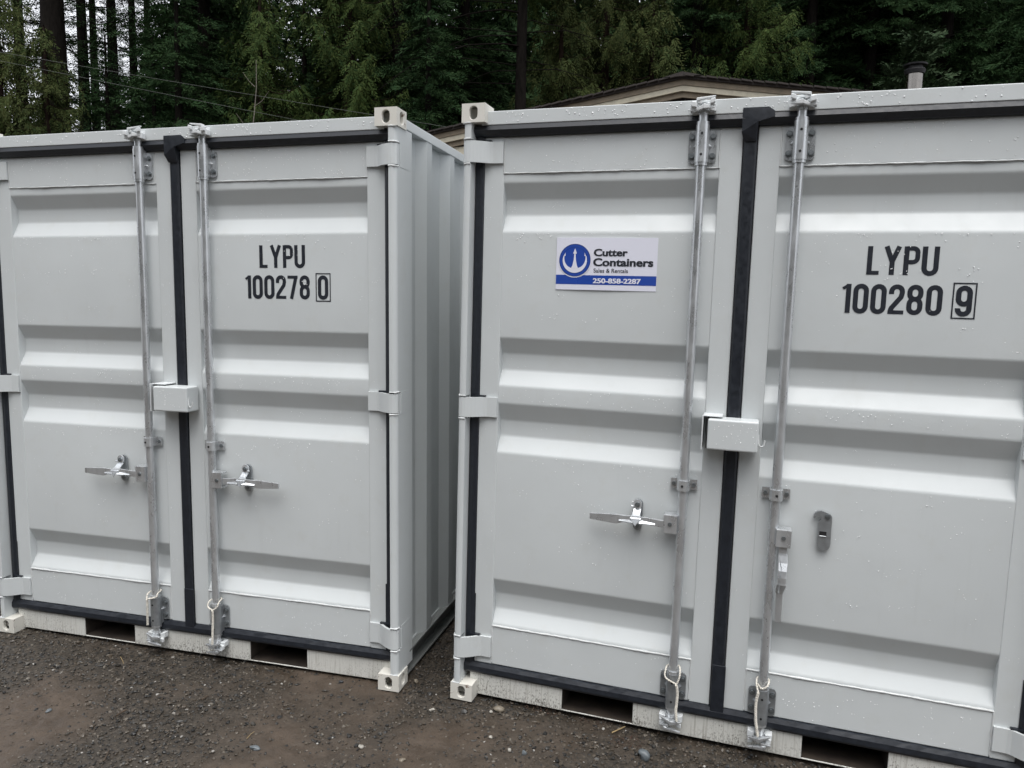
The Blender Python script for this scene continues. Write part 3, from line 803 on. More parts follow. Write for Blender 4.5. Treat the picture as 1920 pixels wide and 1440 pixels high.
# ------------------------------------------------------------------ rope ties on the lower rod guides (they hang there: things of their own)
def rope_mb(loop, hang, r=.0026):
    m = MB()
    def strands(pts, k=2, pitch=.016, rad=.0022):
        P = [Vector(p) for p in pts]; fine = []
        for a, b in zip(P[:-1], P[1:]):
            n = max(2, int((b - a).length / .002)); fine += [a.lerp(b, i / n) for i in range(n)]
        fine.append(P[-1])
        for q in range(k):
            s = 0; out = []
            for i, p in enumerate(fine):
                if i: s += (fine[i] - fine[i - 1]).length
                d = (fine[min(i + 1, len(fine) - 1)] - fine[max(i - 1, 0)]).normalized(); u = d.cross(Vector((0, 1, 0)))
                u = u.normalized() if u.length > 1e-4 else Vector((1, 0, 0)); v = d.cross(u); a = 2 * PI * (s / pitch + q / k)
                out.append(p + (u * math.cos(a) + v * math.sin(a)) * rad)
            m.tube(out, rad * 1.15, 6)
    def smooth(pts, n=5):
        P = [Vector(p) for p in pts]; P = [2 * P[0] - P[1]] + P + [2 * P[-1] - P[-2]]; out = []
        for i in range(1, len(P) - 2):
            for k in range(n):
                t_ = k / n; a, b, c, d = P[i - 1:i + 3]
                out.append(.5 * ((2 * b) + (c - a) * t_ + (2 * a - 5 * b + 4 * c - d) * t_ ** 2 + (3 * b - a - 3 * c + d) * t_ ** 3))
        out.append(P[-2]); return out
    strands(smooth(loop), 2, .018, .0017); strands(smooth(hang), 3, .020, .0025); return m
def rope(cont, loop, hang, label):
    o = link('rope_tie', rope_mb(loop, hang).mesh('rope_tie', M['rope'])); o.matrix_world = cont.matrix_world.copy()
    return tag(o, label, 'rope', 'white ropes tied to the lock rods')
def loop_pts(xc, xl, zl, xr, zr, xj, zj):
    return [(xj, -.003, zj), (xl, .000, (zl + zj) / 2 - .004), (xl - .002, .012, zl), (xc - .017, .044, zl + .004), (xc + .017, .044, zr + .004), (xr + .002, .012, zr), (xr, .000, (zr + zj) / 2), (xj, -.003, zj)]
xr_ = W - RX
rope(contR, loop_pts(RX, .826, .268, .8725, .270, .865, .226), [(.865, -.005, .226), (.870, -.001, .192), (.869, -.001, .150), (.868, -.004, .128), (.872, -.004, .090)], 'white twisted rope tied low on the rod of the door carrying the sticker')
rope(contR, [(xr_ - .017, .01, .275), (xr_ - .004, .006, .262), (xr_ + .015, .008, .275), (xr_ + .017, .04, .285), (xr_ - .016, .042, .287), (xr_ - .021, .012, .272), (1.140, -.002, .250)], [(1.140, -.004, .252), (1.135, -.003, .210), (1.137, -.003, .160), (1.141, -.005, .13), (1.1475, -.005, .093)], 'white twisted rope tied low on the rod below the hanging handle')
rope(contL, loop_pts(RX, .827, .272, .872, .276, .831, .252), [(.831, -.003, .252), (.828, .000, .225), (.825, .002, .170), (.822, .004, .131)], 'short frayed rope at the left lock rod of the container numbered 100278')
rope(contL, loop_pts(xr_, xr_ - .021, .270, xr_ + .023, .272, xr_ + .004, .240), [(xr_ + .004, -.004, .240), (xr_ + .003, -.002, .200), (xr_ + .001, -.003, .150), (xr_ - .002, -.004, .088)], 'rope hanging from the right lock rod of the container numbered 100278')

# ------------------------------------------------------------------ ground
def gz(x, y):
    """height of the yard under and around the containers"""
    b = .0135 * np.exp(-(((x + .32) / .75) ** 2)) - .003
    n = .010 * np.sin(1.9 * x + .7 * y) * np.sin(1.3 * y - .4 * x + 1.0) + .006 * np.sin(4.3 * x + 2.1) * np.sin(3.7 * y + .4)
    near = 1 / (1 + np.exp((y - 2.55 + .27 * (x + .3)) * 9))
    return b + n * near * .8
rng = np.random.default_rng(4)
def vnoise(x, y, s, seed):
    """cheap smooth value noise"""
    r = np.random.default_rng(seed).random((64, 64)); xi = x * s; yi = y * s
    x0 = np.floor(xi).astype(int); y0 = np.floor(yi).astype(int); fx = xi - x0; fy = yi - y0
    fx = fx * fx * (3 - 2 * fx); fy = fy * fy * (3 - 2 * fy)
    g = lambda a, b: r[a % 64, b % 64]
    return (g(x0, y0) * (1 - fx) + g(x0 + 1, y0) * fx) * (1 - fy) + (g(x0, y0 + 1) * (1 - fx) + g(x0 + 1, y0 + 1) * fx) * fy
def mudmask(x, y):
    n = vnoise(x + 9, y + 4, 1.7, 1) * .5 + vnoise(x, y, 3.9, 2) * .32 + vnoise(x, y, 9, 3) * .18
    n = n + .16 * np.exp(-(((x + 1.15) / .8) ** 2 + ((y - 1.95) / .42) ** 2)) + .14 * np.exp(-(((x + .25) / .5) ** 2 + ((y - 1.85) / .22) ** 2)) + .10 * np.exp(-(((x + 1.9) / .9) ** 2 + ((y - 2.2) / .8) ** 2)) - .20 * np.exp(-(((x - .65) / .75) ** 2 + ((y - 2.0) / .45) ** 2)) - .14 * np.exp(-(((x + .15) / .3) ** 2 + ((y - 3.1) / .9) ** 2)) - .06 * np.exp(-(((x + .9) / .5) ** 2 + ((y - 2.65) / .3) ** 2))
    return np.clip((n - .43) / .26, 0, 1)
gx = np.concatenate([np.array([-400, -150, -60, -25, -12, -7, -5]), np.arange(-4.0, 2.2, .0125), np.array([2.6, 3.5, 5, 8, 14, 30, 70, 160, 400])])
gy = np.concatenate([np.array([-60, -20, -8, -2, 0, .8]), np.arange(1.2, 4.6, .0125), np.array([5, 6, 8, 12, 20, 35, 60, 120, 250, 600])])
GX, GY = np.meshgrid(gx, gy, indexing='ij')
fine = ((GX > -4.05) & (GX < 2.25) & (GY > 1.15) & (GY < 4.62))
GZ = gz(GX, GY) + np.where(fine, (vnoise(GX, GY, 45, 7) - .5) * .007 + (vnoise(GX, GY, 80, 8) - .5) * .005 - .004 * (1 - mudmask(GX, GY)), 0)
vs = np.stack([GX.ravel(), GY.ravel(), GZ.ravel()], 1); nx, ny = GX.shape
I = np.arange(nx * ny).reshape(nx, ny)
quads = np.stack([I[:-1, :-1].ravel(), I[1:, :-1].ravel(), I[1:, 1:].ravel(), I[:-1, 1:].ravel()], 1)
def np_mesh(name, vs, polys, mat, smooth=False, k=None):
    me = bpy.data.meshes.new(name); k = polys.shape[1]
    me.vertices.add(len(vs)); me.vertices.foreach_set('co', np.ascontiguousarray(vs, dtype=np.float32).ravel())
    me.loops.add(polys.size); me.loops.foreach_set('vertex_index', np.ascontiguousarray(polys, dtype=np.int32).ravel())
    me.polygons.add(len(polys)); me.polygons.foreach_set('loop_start', np.arange(0, polys.size, k, dtype=np.int32))
    me.polygons.foreach_set('use_smooth', np.full(len(polys), smooth)); me.update(calc_edges=True); me.validate()
    me.materials.append(mat); return me
t = NT('wet_gravel_and_mud'); v = t.coords(rnd=False)
at = t.n('ShaderNodeAttribute'); at.attribute_name = 'mud'
n1 = t.noise(v, 60, 6, .7); n2 = t.noise(v, 9, 5, .6); n3 = t.noise(v, 210, 3, .6)
grav = t.ramp(n1, [(.3, (.012, .0095, .0070)), (.55, (.040, .032, .0235)), (.75, (.072, .058, .042))])
mud = t.ramp(n2, [(.3, (.042, .029, .019)), (.6, (.070, .050, .034)), (.8, (.094, .070, .050))])
mudd = t.mix(t.ramp(n3, [(.45, (0, 0, 0)), (.7, (.7, .7, .7))]), mud, (.055, .045, .036))
base = t.mix(at.outputs['Fac'], grav, mudd)
rough = t.ramp(n2, [(.35, (.42,) * 3), (.7, (.8,) * 3)])
nm = t.bump(n1, .6, .006, t.bump(n3, .5, .002))
M['ground'] = t.set(base, rough, 0., nm)
gme = np_mesh('ground', vs, quads, M['ground'], True)
att = gme.attributes.new('mud', 'FLOAT', 'POINT'); mm = mudmask(GX.ravel(), GY.ravel()); att.data.foreach_set('value', mm.astype(np.float32))
gr = link('ground', gme); gr['kind'] = 'structure'

# loose gravel: thousands of chips, one uncountable mass
t = NT('gravel_chip'); v = t.coords(rnd=False); ge = t.n('ShaderNodeNewGeometry')
c = t.ramp(ge.outputs['Random Per Island'], [(0, (.009, .009, .009)), (.28, (.021, .020, .018)), (.48, (.036, .031, .024)), (.64, (.054, .040, .027)), (.86, (.068, .055, .040)), (.984, (.12, .105, .085)), (.9985, (.34, .33, .31))])
M['chip'] = t.set(c, .45, 0.0, t.bump(t.noise(v, 300, 3), .4, .001))
def ico():
    p = (1 + 5 ** .5) / 2
    V = np.array([(-1, p, 0), (1, p, 0), (-1, -p, 0), (1, -p, 0), (0, -1, p), (0, 1, p), (0, -1, -p), (0, 1, -p), (p, 0, -1), (p, 0, 1), (-p, 0, -1), (-p, 0, 1)], float); V /= np.linalg.norm(V[0])
    F = np.array([(0, 11, 5), (0, 5, 1), (0, 1, 7), (0, 7, 10), (0, 10, 11), (1, 5, 9), (5, 11, 4), (11, 10, 2), (10, 7, 6), (7, 1, 8), (3, 9, 4), (3, 4, 2), (3, 2, 6), (3, 6, 8), (3, 8, 9), (4, 9, 5), (2, 4, 11), (6, 2, 10), (8, 6, 7), (9, 8, 1)]); return V, F
IV, IF = ico()
def chips(n, seed):
    r = np.random.default_rng(seed)
    x = r.uniform(-3.3, 1.6, n * 3); y = 1.35 + (4.3 - 1.35) * r.random(n * 3) ** 1.15
    keep = r.random(n * 3) < (1 - .62 * mudmask(x, y)); x = x[keep][:n]; y = y[keep][:n]; n = len(x)
    s = np.exp(r.normal(np.log(.0034), .42, n)); s = np.clip(s, .0016, .0105)
    V = IV[None] * (1 + r.uniform(-.28, .28, (n, 12, 1))) * s[:, None, None] * np.stack([r.uniform(.8, 1.5, n), r.uniform(.7, 1.1, n), r.uniform(.4, .8, n)], 1)[:, None, :]
    a = r.uniform(0, 2 * PI, n); b = r.normal(0, .35, n)
    ca, sa, cb, sb = np.cos(a), np.sin(a), np.cos(b), np.sin(b)
    X, Y, Z = V[..., 0], V[..., 1], V[..., 2]
    Y, Z = Y * cb[:, None] - Z * sb[:, None], Y * sb[:, None] + Z * cb[:, None]
    X, Y = X * ca[:, None] - Y * sa[:, None], X * sa[:, None] + Y * ca[:, None]
    Z = Z + (gz(x, y) - .0015)[:, None]; X = X + x[:, None]; Y = Y + y[:, None]
    vv = np.stack([X, Y, Z], -1).reshape(-1, 3); ff = (IF[None] + (np.arange(n) * 12)[:, None, None]).reshape(-1, 3)
    return vv, ff
vv, ff = chips(78000, 12)
g = link('gravel', np_mesh('gravel', vv, ff, M['chip'])); g['kind'] = 'stuff'

# single stones one can tell apart
def ground_at(px, py):
    d = np.array(CM) @ np.array([(px - 960) / 1413.05, (py - 720) / 1413.05, 1.0]); k = -CAMZ / d[2]; p = d * k; return p[0], p[1]
def stone_mat(name, col): return mk_simple(name, col, .45, 0, 60, .3, .4)
SM = {'grey': stone_mat('blue_grey_stone', (.10, .115, .125)), 'pale': stone_mat('pale_stone', (.30, .285, .25)), 'tan': stone_mat('tan_stone', (.17, .145, .11)), 'dark': stone_mat('dark_stone', (.045, .048, .052))}
def stone(px, py, sx, sy, sz, mk, label, seed):
    x, y = ground_at(px, py); r = np.random.default_rng(seed)
    bm = bmesh.new(); bmesh.ops.create_icosphere(bm, subdivisions=3, radius=1.0)
    k = r.normal(0, 1, (5, 3)); k /= np.linalg.norm(k, axis=1)[:, None]
    for v in bm.verts:
        p = np.array(v.co); f = 1.0
        for q in k: d = p @ q; f -= max(0, d - .62) * .75
        f += .05 * math.sin(5 * p[0] + seed) * math.sin(4 * p[1]) ; v.co = Vector((p[0] * f * sx, p[1] * f * sy, p[2] * f * sz))
    me = bpy.data.meshes.new('stone'); bm.to_mesh(me); bm.free(); me.polygons.foreach_set('use_smooth', [True] * len(me.polygons)); me.materials.append(SM[mk])
    o = link('stone', me); o.location = (x, y, float(gz(np.array(x), np.array(y))) + sz * .35); o.rotation_euler = (0, 0, r.uniform(0, 6))
    return tag(o, label, 'stone', 'loose stones on the gravel')
for a in ((1206, 1420, .026, .021, .020, 'grey', 'largest blue-grey stone, on the gravel below the white rope of the sticker door'),
          (934, 1335, .024, .016, .013, 'tan', 'flat tan stone beside the foot of the right container by the gap'),
          (921, 1339, .0075, .0065, .006, 'pale', 'tiny white pebble touching the flat tan stone'),
          (780, 1283, .013, .011, .009, 'tan', 'round pebble in the mouth of the gap between the two containers'),
          (810, 1336, .012, .009, .007, 'pale', 'pale pebble on the gravel in front of the gap'),
          (983, 1415, .011, .010, .009, 'grey', 'small blue-grey pebble beside the muddy patch before the gap'),
          (955, 1410, .009, .008, .007, 'pale', 'cream pebble left of the small blue-grey pebble'),
          (677, 1404, .012, .010, .008, 'pale', 'white pebble alone on brown mud in front of container 100278'),
          (755, 1430, .013, .011, .007, 'tan', 'brown half-buried pebble nearest the camera on the mud'),
          (478, 1406, .022, .014, .006, 'grey', 'flat grey stone on the gravel below the right forklift pocket of container 100278'),
          (91, 1334, .014, .010, .006, 'grey', 'flat grey chip farthest from the gap, near the first forklift pocket'),
          (920, 1386, .008, .007, .006, 'pale', 'white chip on dark gravel before the right container'),
          (640, 1283, .010, .009, .007, 'dark', 'dark pebble by the sill left of the corner casting')):
    stone(*a, seed=int(a[0]))
# damp leaf litter washed against the sill
t = NT('leaf_litter'); v = t.coords(); t.set(t.ramp(t.noise(v, 90, 5, .7), [(.3, (.018, .010, .007)), (.55, (.050, .026, .016)), (.75, (.085, .048, .026))]), .8, 0., t.bump(t.noise(v, 120, 4), .8, .006)); M['litter'] = t.m
def litter(px, py, sx, sy, sz, label, seed):
    x, y = ground_at(px, py); r = np.random.default_rng(seed); N = int(900 * sx * sy / .02)
    a = r.uniform(0, 2 * PI, N); q = r.random(N) ** .6; X = x + np.cos(a) * q * sx; Y = y + np.sin(a) * q * sy; Z = gz(X, Y) + sz * (1 - q ** 2) * r.random(N) + .002
    L_ = r.uniform(.003, .009, N)[:, None]; d = norm3(r.normal(0, 1, (N, 3)) * np.array([1, 1, .35])); e = norm3(np.cross(d, r.normal(0, .4, (N, 3)) + np.array([0, 0, 1.])))
    C = np.stack([X, Y, Z], 1); V = np.stack([C, C + d * L_ * .5 + e * L_ * .35, C + d * L_, C + d * L_ * .5 - e * L_ * .35], 1).reshape(-1, 3)
    o = link('leaf_litter', np_mesh('leaf_litter', V, np.arange(4 * N).reshape(-1, 4), M['litter'])); o['kind'] = 'stuff'
norm3 = lambda a: a / (np.linalg.norm(a, axis=1, keepdims=True) + 1e-9)
litter(1025, 1330, .085, .05, .014, '', 1); litter(1350, 1362, .13, .05, .016, '', 2); litter(1180, 1392, .07, .04, .008, '', 3); litter(1130, 1352, .09, .03, .010, '', 4)
# twigs
t = NT('dead_twig'); t.set(t.ramp(t.noise(t.coords(), 30, 4), [(.3, (.03, .02, .013)), (.7, (.09, .062, .04))]), .8); M['twig'] = t.m
t = NT('dry_straw'); t.set((.30, .22, .11), .7); M['straw'] = t.m
def twig(pxs, r, mk, label, name='twig'):
    pts = []
    for i, (a, b) in enumerate(pxs):
        x, y = ground_at(a, b); pts.append((x, y, float(gz(np.array(x), np.array(y))) + r + .004))
    m = MB(); m.tube(pts, [r * (1 - .4 * i / (len(pts) - 1)) for i in range(len(pts))], 6)
    return tag(link(name, m.mesh(name, M[mk])), label, 'twig', 'twigs and straws on the ground')
twig([(219, 1346), (229, 1339), (237, 1335)], .0042, 'twig', 'dark thick twig lying on bare mud')
twig([(378, 1316), (384, 1312), (391, 1309)], .003, 'twig', 'short dark twig on reddish mud below the container door')
twig([(196, 1432), (200, 1422), (205, 1411)], .0022, 'twig', 'thin dark twig nearest the camera')
twig([(463, 1390), (470, 1382), (477, 1377)], .0014, 'straw', 'pale straw above the flat grey stone')
twig([(1147, 1378), (1160, 1372), (1172, 1366)], .0026, 'straw', 'yellow dead leaf stalk under the open forklift pocket')
twig([(226, 1233), (230, 1240), (232, 1246)], .0014, 'straw', 'curled straw near the first forklift pocket')

# ------------------------------------------------------------------ house behind the right-hand container
def world_pt(px, py, Y):
    d = np.array(CM) @ np.array([(px - 960) / 1413.05, (py - 720) / 1413.05, 1.0]); p = d * (Y / d[1]); return Vector((p[0], p[1], p[2] + CAMZ))
HA = math.radians(-17.5); HS = .155; HW = 4.15
hm = Matrix.Translation(Vector((2.3068, 11.0, 0))) @ Matrix.Rotation(HA, 4, 'Z')
RZ = 3.1857 + CAMZ
M['shingle'] = mk_simple('brown_shingles', (.030, .024, .022), .85, 0, 30, .4, .5, None, .01)
M['cream'] = mk_simple('cream_trim', (.50, .46, .36), .6, 0, 12, .12, .1)
M['tan'] = mk_simple('tan_fascia', (.22, .18, .13), .7, 0, 12, .2, .2)
M['siding'] = mk_simple('dark_brown_siding', (.022, .015, .016), .8, 0, 20, .3, .3)
M['steel'] = mk_simple('stainless_pipe', (.24, .225, .21), .20, 1.0, 30, .12, .0)
M['sooty'] = mk_simple('black_cap', (.014, .014, .016), .5, .3, 40, .3)
M['glass'] = mk_simple('dark_pane', (.012, .014, .018), .08, 0, 10, .1)
house = empty('house', hm, 'low house with brown shingle gable roof and cream trim behind the containers', 'house')
HL = 9.0
def slab(z_off_top, th, x0, x1, y0, y1, mbv):
    """pitched slab on both slopes between |x|=x0..x1, its top z_off_top below the roof plane"""
    for s in (1, -1):
        pts = []
        for y in (y0, y1):
            for x in (x0, x1):
                zt = RZ - x * HS - z_off_top
                pts += [(s * x, y, zt), (s * x, y, zt - th)]
        mbv.add(pts, [(0, 1, 3, 2), (4, 6, 7, 5), (0, 2, 6, 4), (1, 5, 7, 3), (0, 4, 5, 1), (2, 3, 7, 6)])
m = MB(); slab(0, .045, 0, HW, -.04, HL, m)
rnd = random.Random(2)
for s in (1, -1):      # uneven shingle ends along the rake
    for i in range(26):
        x = .02 + i * (HW - .1) / 26; dz = RZ - x * HS
        L_ = (HW - .1) / 26 * .92
        pts = [(s * x, -.075 - rnd.random() * .02, dz + .012), (s * (x + L_), -.075 - rnd.random() * .02, dz - L_ * HS + .004), (s * (x + L_), .3, dz - L_ * HS + .004), (s * x, .3, dz + .012)]
        pts += [(a, b, c - .022) for a, b, c in pts]
        m.add(pts, [(0, 1, 2, 3), (7, 6, 5, 4), (0, 4, 5, 1), (1, 5, 6, 2), (2, 6, 7, 3), (3, 7, 4, 0)])
m.prism([(-.26, RZ - .028), (0, RZ + .035), (.26, RZ - .028)], lambda p, q, t_: (p, t_, q), -.09, HL)
link('roof', m.mesh('roof', M['shingle']), house)
m = MB(); slab(.047, .075, 0, HW - .02, .0, .03, m); link('drip_board', m.mesh('drip_board', M['tan']), house)
m = MB(); slab(.124, .075, 0, HW - .05, .015, .055, m); link('rake_board', m.mesh('rake_board', M['cream']), house)
m = MB(); slab(.200, .075, 0, HW - .10, .06, .10, m); link('inner_rake_board', m.mesh('inner_rake_board', M['tan']), house)
m = MB(); slab(.11, .03, 0, HW - .05, .10, .62, m); link('soffit', m.mesh('soffit', M['siding']), house)
m = MB(); x1 = 3.7
m.add([(-x1, .6, 0), (x1, .6, 0), (x1, .6, RZ - x1 * HS - .12), (0, .6, RZ - .13), (-x1, .6, RZ - x1 * HS - .12), (-x1, HL - .4, 0), (x1, HL - .4, 0), (x1, HL - .4, RZ - x1 * HS - .12), (0, HL - .4, RZ - .13), (-x1, HL - .4, RZ - x1 * HS - .12)],
      [(0, 1, 2, 3, 4), (5, 9, 8, 7, 6), (0, 4, 9, 5), (1, 6, 7, 2)])
link('wall', m.mesh('wall', M['siding']), house)
m = MB(); m.box(-HW + .05, HW - .05, .10, .16, RZ - HW * HS - .36, RZ - HW * HS - .17); link('porch_beam', m.mesh('porch_beam', M['cream']), house, .006)
for x in (-3.9, -1.3, 1.3, 3.9):
    m = MB(); m.box(x - .06, x + .06, .075, .195, 0, RZ - HW * HS - .36); link('porch_post', m.mesh('porch_post', M['cream']), house, .008)
wf = MB(); wf.box(-3.2, -1.8, .56, .60, 1.1, 2.3); wfo = link('window', wf.mesh('window', M['cream']), house); m = MB(); m.box(-3.12, -1.88, .555, .559, 1.18, 2.22); link('pane', m.mesh('pane', M['glass']), wfo)
fl = world_pt(1713, 165, 13.0); ft = world_pt(1716, 136, 13.0)
inv = hm.inverted(); fp = inv @ fl; tz = (inv @ ft).z; fx, fy = fp.x, fp.y
m = MB(); m.cyl((fx, fy, RZ - fx * HS - .1), (fx, fy, tz), .128, 28); pipe = link('flue_pipe', m.mesh('flue_pipe', M['steel']), house)
m = MB()
for z0, z1, r0, r1 in ((tz - .03, tz + .03, .150, .165), (tz + .03, tz + .05, .165, .150), (tz + .05, tz + .10, .12, .12), (tz + .10, tz + .125, .18, .185), (tz + .125, tz + .165, .185, .03)):
    m.tube([(fx, fy, z0), (fx, fy, z1)], [r0, r1], 28)
link('flue_cap', m.mesh('flue_cap', M['sooty']), pipe)

# ------------------------------------------------------------------ overhead cables
M['cable'] = mk_simple('weathered_cable', (.09, .10, .09), .7)
def cable(pa, pb, sag, label):
    n = 24; pts = [pa.lerp(pb, i / n) - Vector((0, 0, sag * 4 * (i / n) * (1 - i / n))) for i in range(n + 1)]
    m = MB(); m.tube(pts, .0026, 6); return tag(link('overhead_cable', m.mesh('overhead_cable', M['cable'])), label, 'cable', 'thin cables crossing in front of the trees')
eave = hm @ Vector((-HW + .1, .2, RZ - HW * HS + .02))
pA = world_pt(320, 176, 12.4); pB = world_pt(640, 240, 12.4); cable(pA + (pA - pB) * 2.0, pB + (pB - pA) * .7, .02, 'lower of the two thin cables sloping down behind the left container')
pA = world_pt(380, 160, 12.8); pB = world_pt(830, 236, 12.8); cable(pA + (pA - pB) * 1.6, pB + (pB - pA) * .25, .02, 'upper of the two thin cables, sloping down towards the house eave')

# ------------------------------------------------------------------ trees
def foliage_mat(name, stops, yel):
    t = NT(name); v = t.coords(); oi = t.n('ShaderNodeObjectInfo'); ge = t.n('ShaderNodeNewGeometry')
    n = t.noise(v, .75, 3, .6)
    c = t.ramp(n, stops)
    c2 = t.mix(t.ramp(ge.outputs['Random Per Island'], [(.0, (0, 0, 0)), (1., (.75, .75, .75))]), c, yel)
    t.set(c2, .85, 0.0, None, .08)
    return t.m
M['cedar'] = foliage_mat('cedar_foliage', [(.3, (.010, .028, .009)), (.7, (.028, .048, .012))], (.046, .060, .016))
M['cedar_olive'] = foliage_mat('olive_cedar_foliage', [(.3, (.014, .030, .010)), (.7, (.034, .047, .014))], (.054, .060, .020))
M['fir'] = foliage_mat('fir_foliage', [(.3, (.008, .025, .010)), (.7, (.020, .046, .016))], (.030, .052, .019))
M['spruce'] = foliage_mat('spruce_foliage', [(.3, (.018, .038, .018)), (.7, (.034, .058, .028))], (.048, .068, .036))
M['bark'] = mk_simple('dark_bark', (.010, .0085, .0075), .95, 0, 14, .5, .8, .05, .03, (1, 1, .25))
M['bark_red'] = mk_simple('red_brown_bark', (.020, .0135, .0105), .95, 0, 14, .45, .8, .05, .03, (1, 1, .25))
M['pale_bark'] = mk_simple('pale_bark', (.13, .115, .095), .8, 0, 25, .6, .3)

def norm(a): return a / (np.linalg.norm(a, axis=-1, keepdims=True) + 1e-9)
def crown_np(seed, kind, ht, z0, rad, nb, dens=1.0):
    """leafy crown: limbs from the trunk, sprays along the limbs, small leaf triangles along each spray"""
    r = np.random.default_rng(seed); V = []; limbs = []
    for b in range(nb):
        f = (b + r.random()) / nb; z = z0 + (ht - z0) * f ** 1.05
        env = (1 - f) ** (.75 if kind != 'cedar' else .6) * min(1, .45 + f * 3.5)
        L = max(.25, rad * env * r.uniform(.55, 1.12)); az = r.uniform(0, 2 * PI); d = np.array([math.cos(az), math.sin(az), 0.])
        ns = max(3, int(L / .105 * dens)); tt = np.linspace(0.08, 1, ns) ** .85
        if kind == 'cedar': zz = -.55 * L * tt + .50 * L * tt ** 2.6; rise = .0
        elif kind == 'fir': zz = .10 * L * tt - .38 * L * tt ** 2
        else: zz = .02 * L * tt + .55 * L * tt ** 2.0
        P = np.stack([d[0] * L * tt, d[1] * L * tt, z + zz], 1)
        limbs.append(P[::max(1, ns // 4)])
        side = np.array([-d[1], d[0], 0.])
        for i in range(ns):
            for q in range(2 if kind == 'cedar' else 2):
                sg = 1 if q == 0 else -1
                sl = (.30 + .50 * L * .28 * (1 - .55 * tt[i])) * r.uniform(.6, 1.25)
                if kind == 'cedar': ax = norm(d * r.uniform(.1, .8) + side * sg * r.uniform(.2, .9) + np.array([0, 0, -r.uniform(.45, 1.3)])); droop = -.35
                elif kind == 'fir': ax = norm(d * r.uniform(.45, .95) + side * sg * r.uniform(.5, 1.) + np.array([0, 0, -r.uniform(-.05, .42)])); droop = -.18
                else: ax = norm(d * r.uniform(.6, 1.2) + side * sg * r.uniform(.35, .8) + np.array([0, 0, r.uniform(-.25, .35)])); droop = .05; sl *= .7
                nl = max(6, int(sl / (.026 if kind != 'spruce' else .018)))
                u = np.linspace(.0, 1, nl); C = P[i] + ax * (u * sl)[:, None] + np.array([0, 0, 1.]) * (droop * sl * u ** 2)[:, None]
                nrm = norm(np.cross(ax, side * .7 + d * .3 + r.normal(0, .35, 3))); lat = norm(np.cross(nrm, ax))
                ll = (.075 + .06 * (1 - u)) * r.uniform(.75, 1.3, nl) * (.85 if kind == 'spruce' else 1.0); lw = ll * (.15 if kind == 'cedar' else .20 if kind == 'spruce' else .12)
                sg2 = np.where(np.arange(nl) % 2 == 0, 1., -1.)[:, None]
                ld = norm(ax * (.9 if kind != 'spruce' else .8) + lat * sg2 * .85 + r.normal(0, .22, (nl, 3)) + np.array([0, 0, -.35 if kind == 'cedar' else (0.05 if kind == 'spruce' else -.08)]))
                wv = norm(np.cross(ld, nrm + r.normal(0, .3, (nl, 3))))
                A = C; Bp = C + ld * (ll * .55)[:, None] + wv * lw[:, None]; Cp = C + ld * ll[:, None]; Dp = C + ld * (ll * .55)[:, None] - wv * lw[:, None]
                V.append(np.stack([A, Bp, Cp, Dp], 1).reshape(-1, 3))
    V = np.concatenate(V); return V, limbs
def trunk_mb(ht, r0, limbs, kind, bend=0., lw=.014):
    m = MB(); n = 10
    m.tube([(bend * math.sin(2.2 * i / n), bend * .6 * math.sin(1.5 * i / n + 1) - bend * .6 * math.sin(1), ht * i / n - .1) for i in range(n + 1)], [r0 * (1 - .92 * (i / n) ** .9) + .01 for i in range(n + 1)], 10)
    for P in limbs:
        L = np.linalg.norm(P[-1] - P[0])
        m.tube([(0, 0, P[0][2] + .02)] + [tuple(p) for p in P], [max(.012, L * lw) * (1 - .75 * i / len(P)) for i in range(len(P) + 1)], 5, caps=False)
    return m
PROTO = {}
def proto(key, seed, kind, ht, z0, rad, nb, r0, bark='bark', dens=1.0, limbmax=400):
    V, limbs = crown_np(seed, kind, ht, z0, rad, nb, dens)
    q = np.arange(len(V)).reshape(-1, 4)
    PROTO[key] = (np_mesh('crown', V, q, M[kind]), trunk_mb(ht, r0, limbs[:limbmax], kind).mesh('trunk', M[bark]), V, ht)
proto('cedar_a', 1, 'cedar', 13, .8, 3.0, 175, .26, 'bark_red')
proto('cedar_b', 2, 'cedar', 9, .5, 2.4, 150, .20, 'bark_red')
proto('fir_a', 3, 'fir', 18, 1.5, 3.6, 210, .30)
proto('fir_b', 4, 'fir', 10, .6, 2.5, 150, .18)
proto('sparse', 5, 'fir', 24, 6.0, 2.6, 85, .26, dens=.6)
proto('limbed', 6, 'cedar', 20, 8.4, 2.8, 90, .16, 'bark_red')
dl = []; rr_ = random.Random(4)
for z_, L_, a_ in ((8.2, 3.2, 3.0), (7.6, 2.9, 3.3), (7.1, 2.4, 2.9), (6.9, 3.0, 3.5), (6.4, 1.8, 3.1), (7.4, 1.5, .2), (6.6, 1.2, -.2)):
    dl.append(np.array([(math.cos(a_) * L_ * u, -abs(math.sin(a_)) * L_ * u - .05, z_ + .10 * L_ * u - .50 * L_ * u * u + rr_.uniform(-.03, .03)) for u in np.linspace(.02, 1, 9)]))
    k_ = dl[-1][5]; dl.append(np.array([tuple(k_ + np.array([math.cos(a_) * u * .9, -.1 * u, -.25 * u])) for u in np.linspace(0, 1, 5)]))
PROTO['limbed'] = (PROTO['limbed'][0], trunk_mb(20, .16, dl, 'cedar', lw=.007).mesh('trunk', M['bark']), PROTO['limbed'][2], 20)
proto('thick', 15, 'fir', 26, 6.5, 2.8, 80, .46, dens=.6)
proto('spruce', 7, 'spruce', 7, .4, 2.1, 230, .13, dens=1.5)
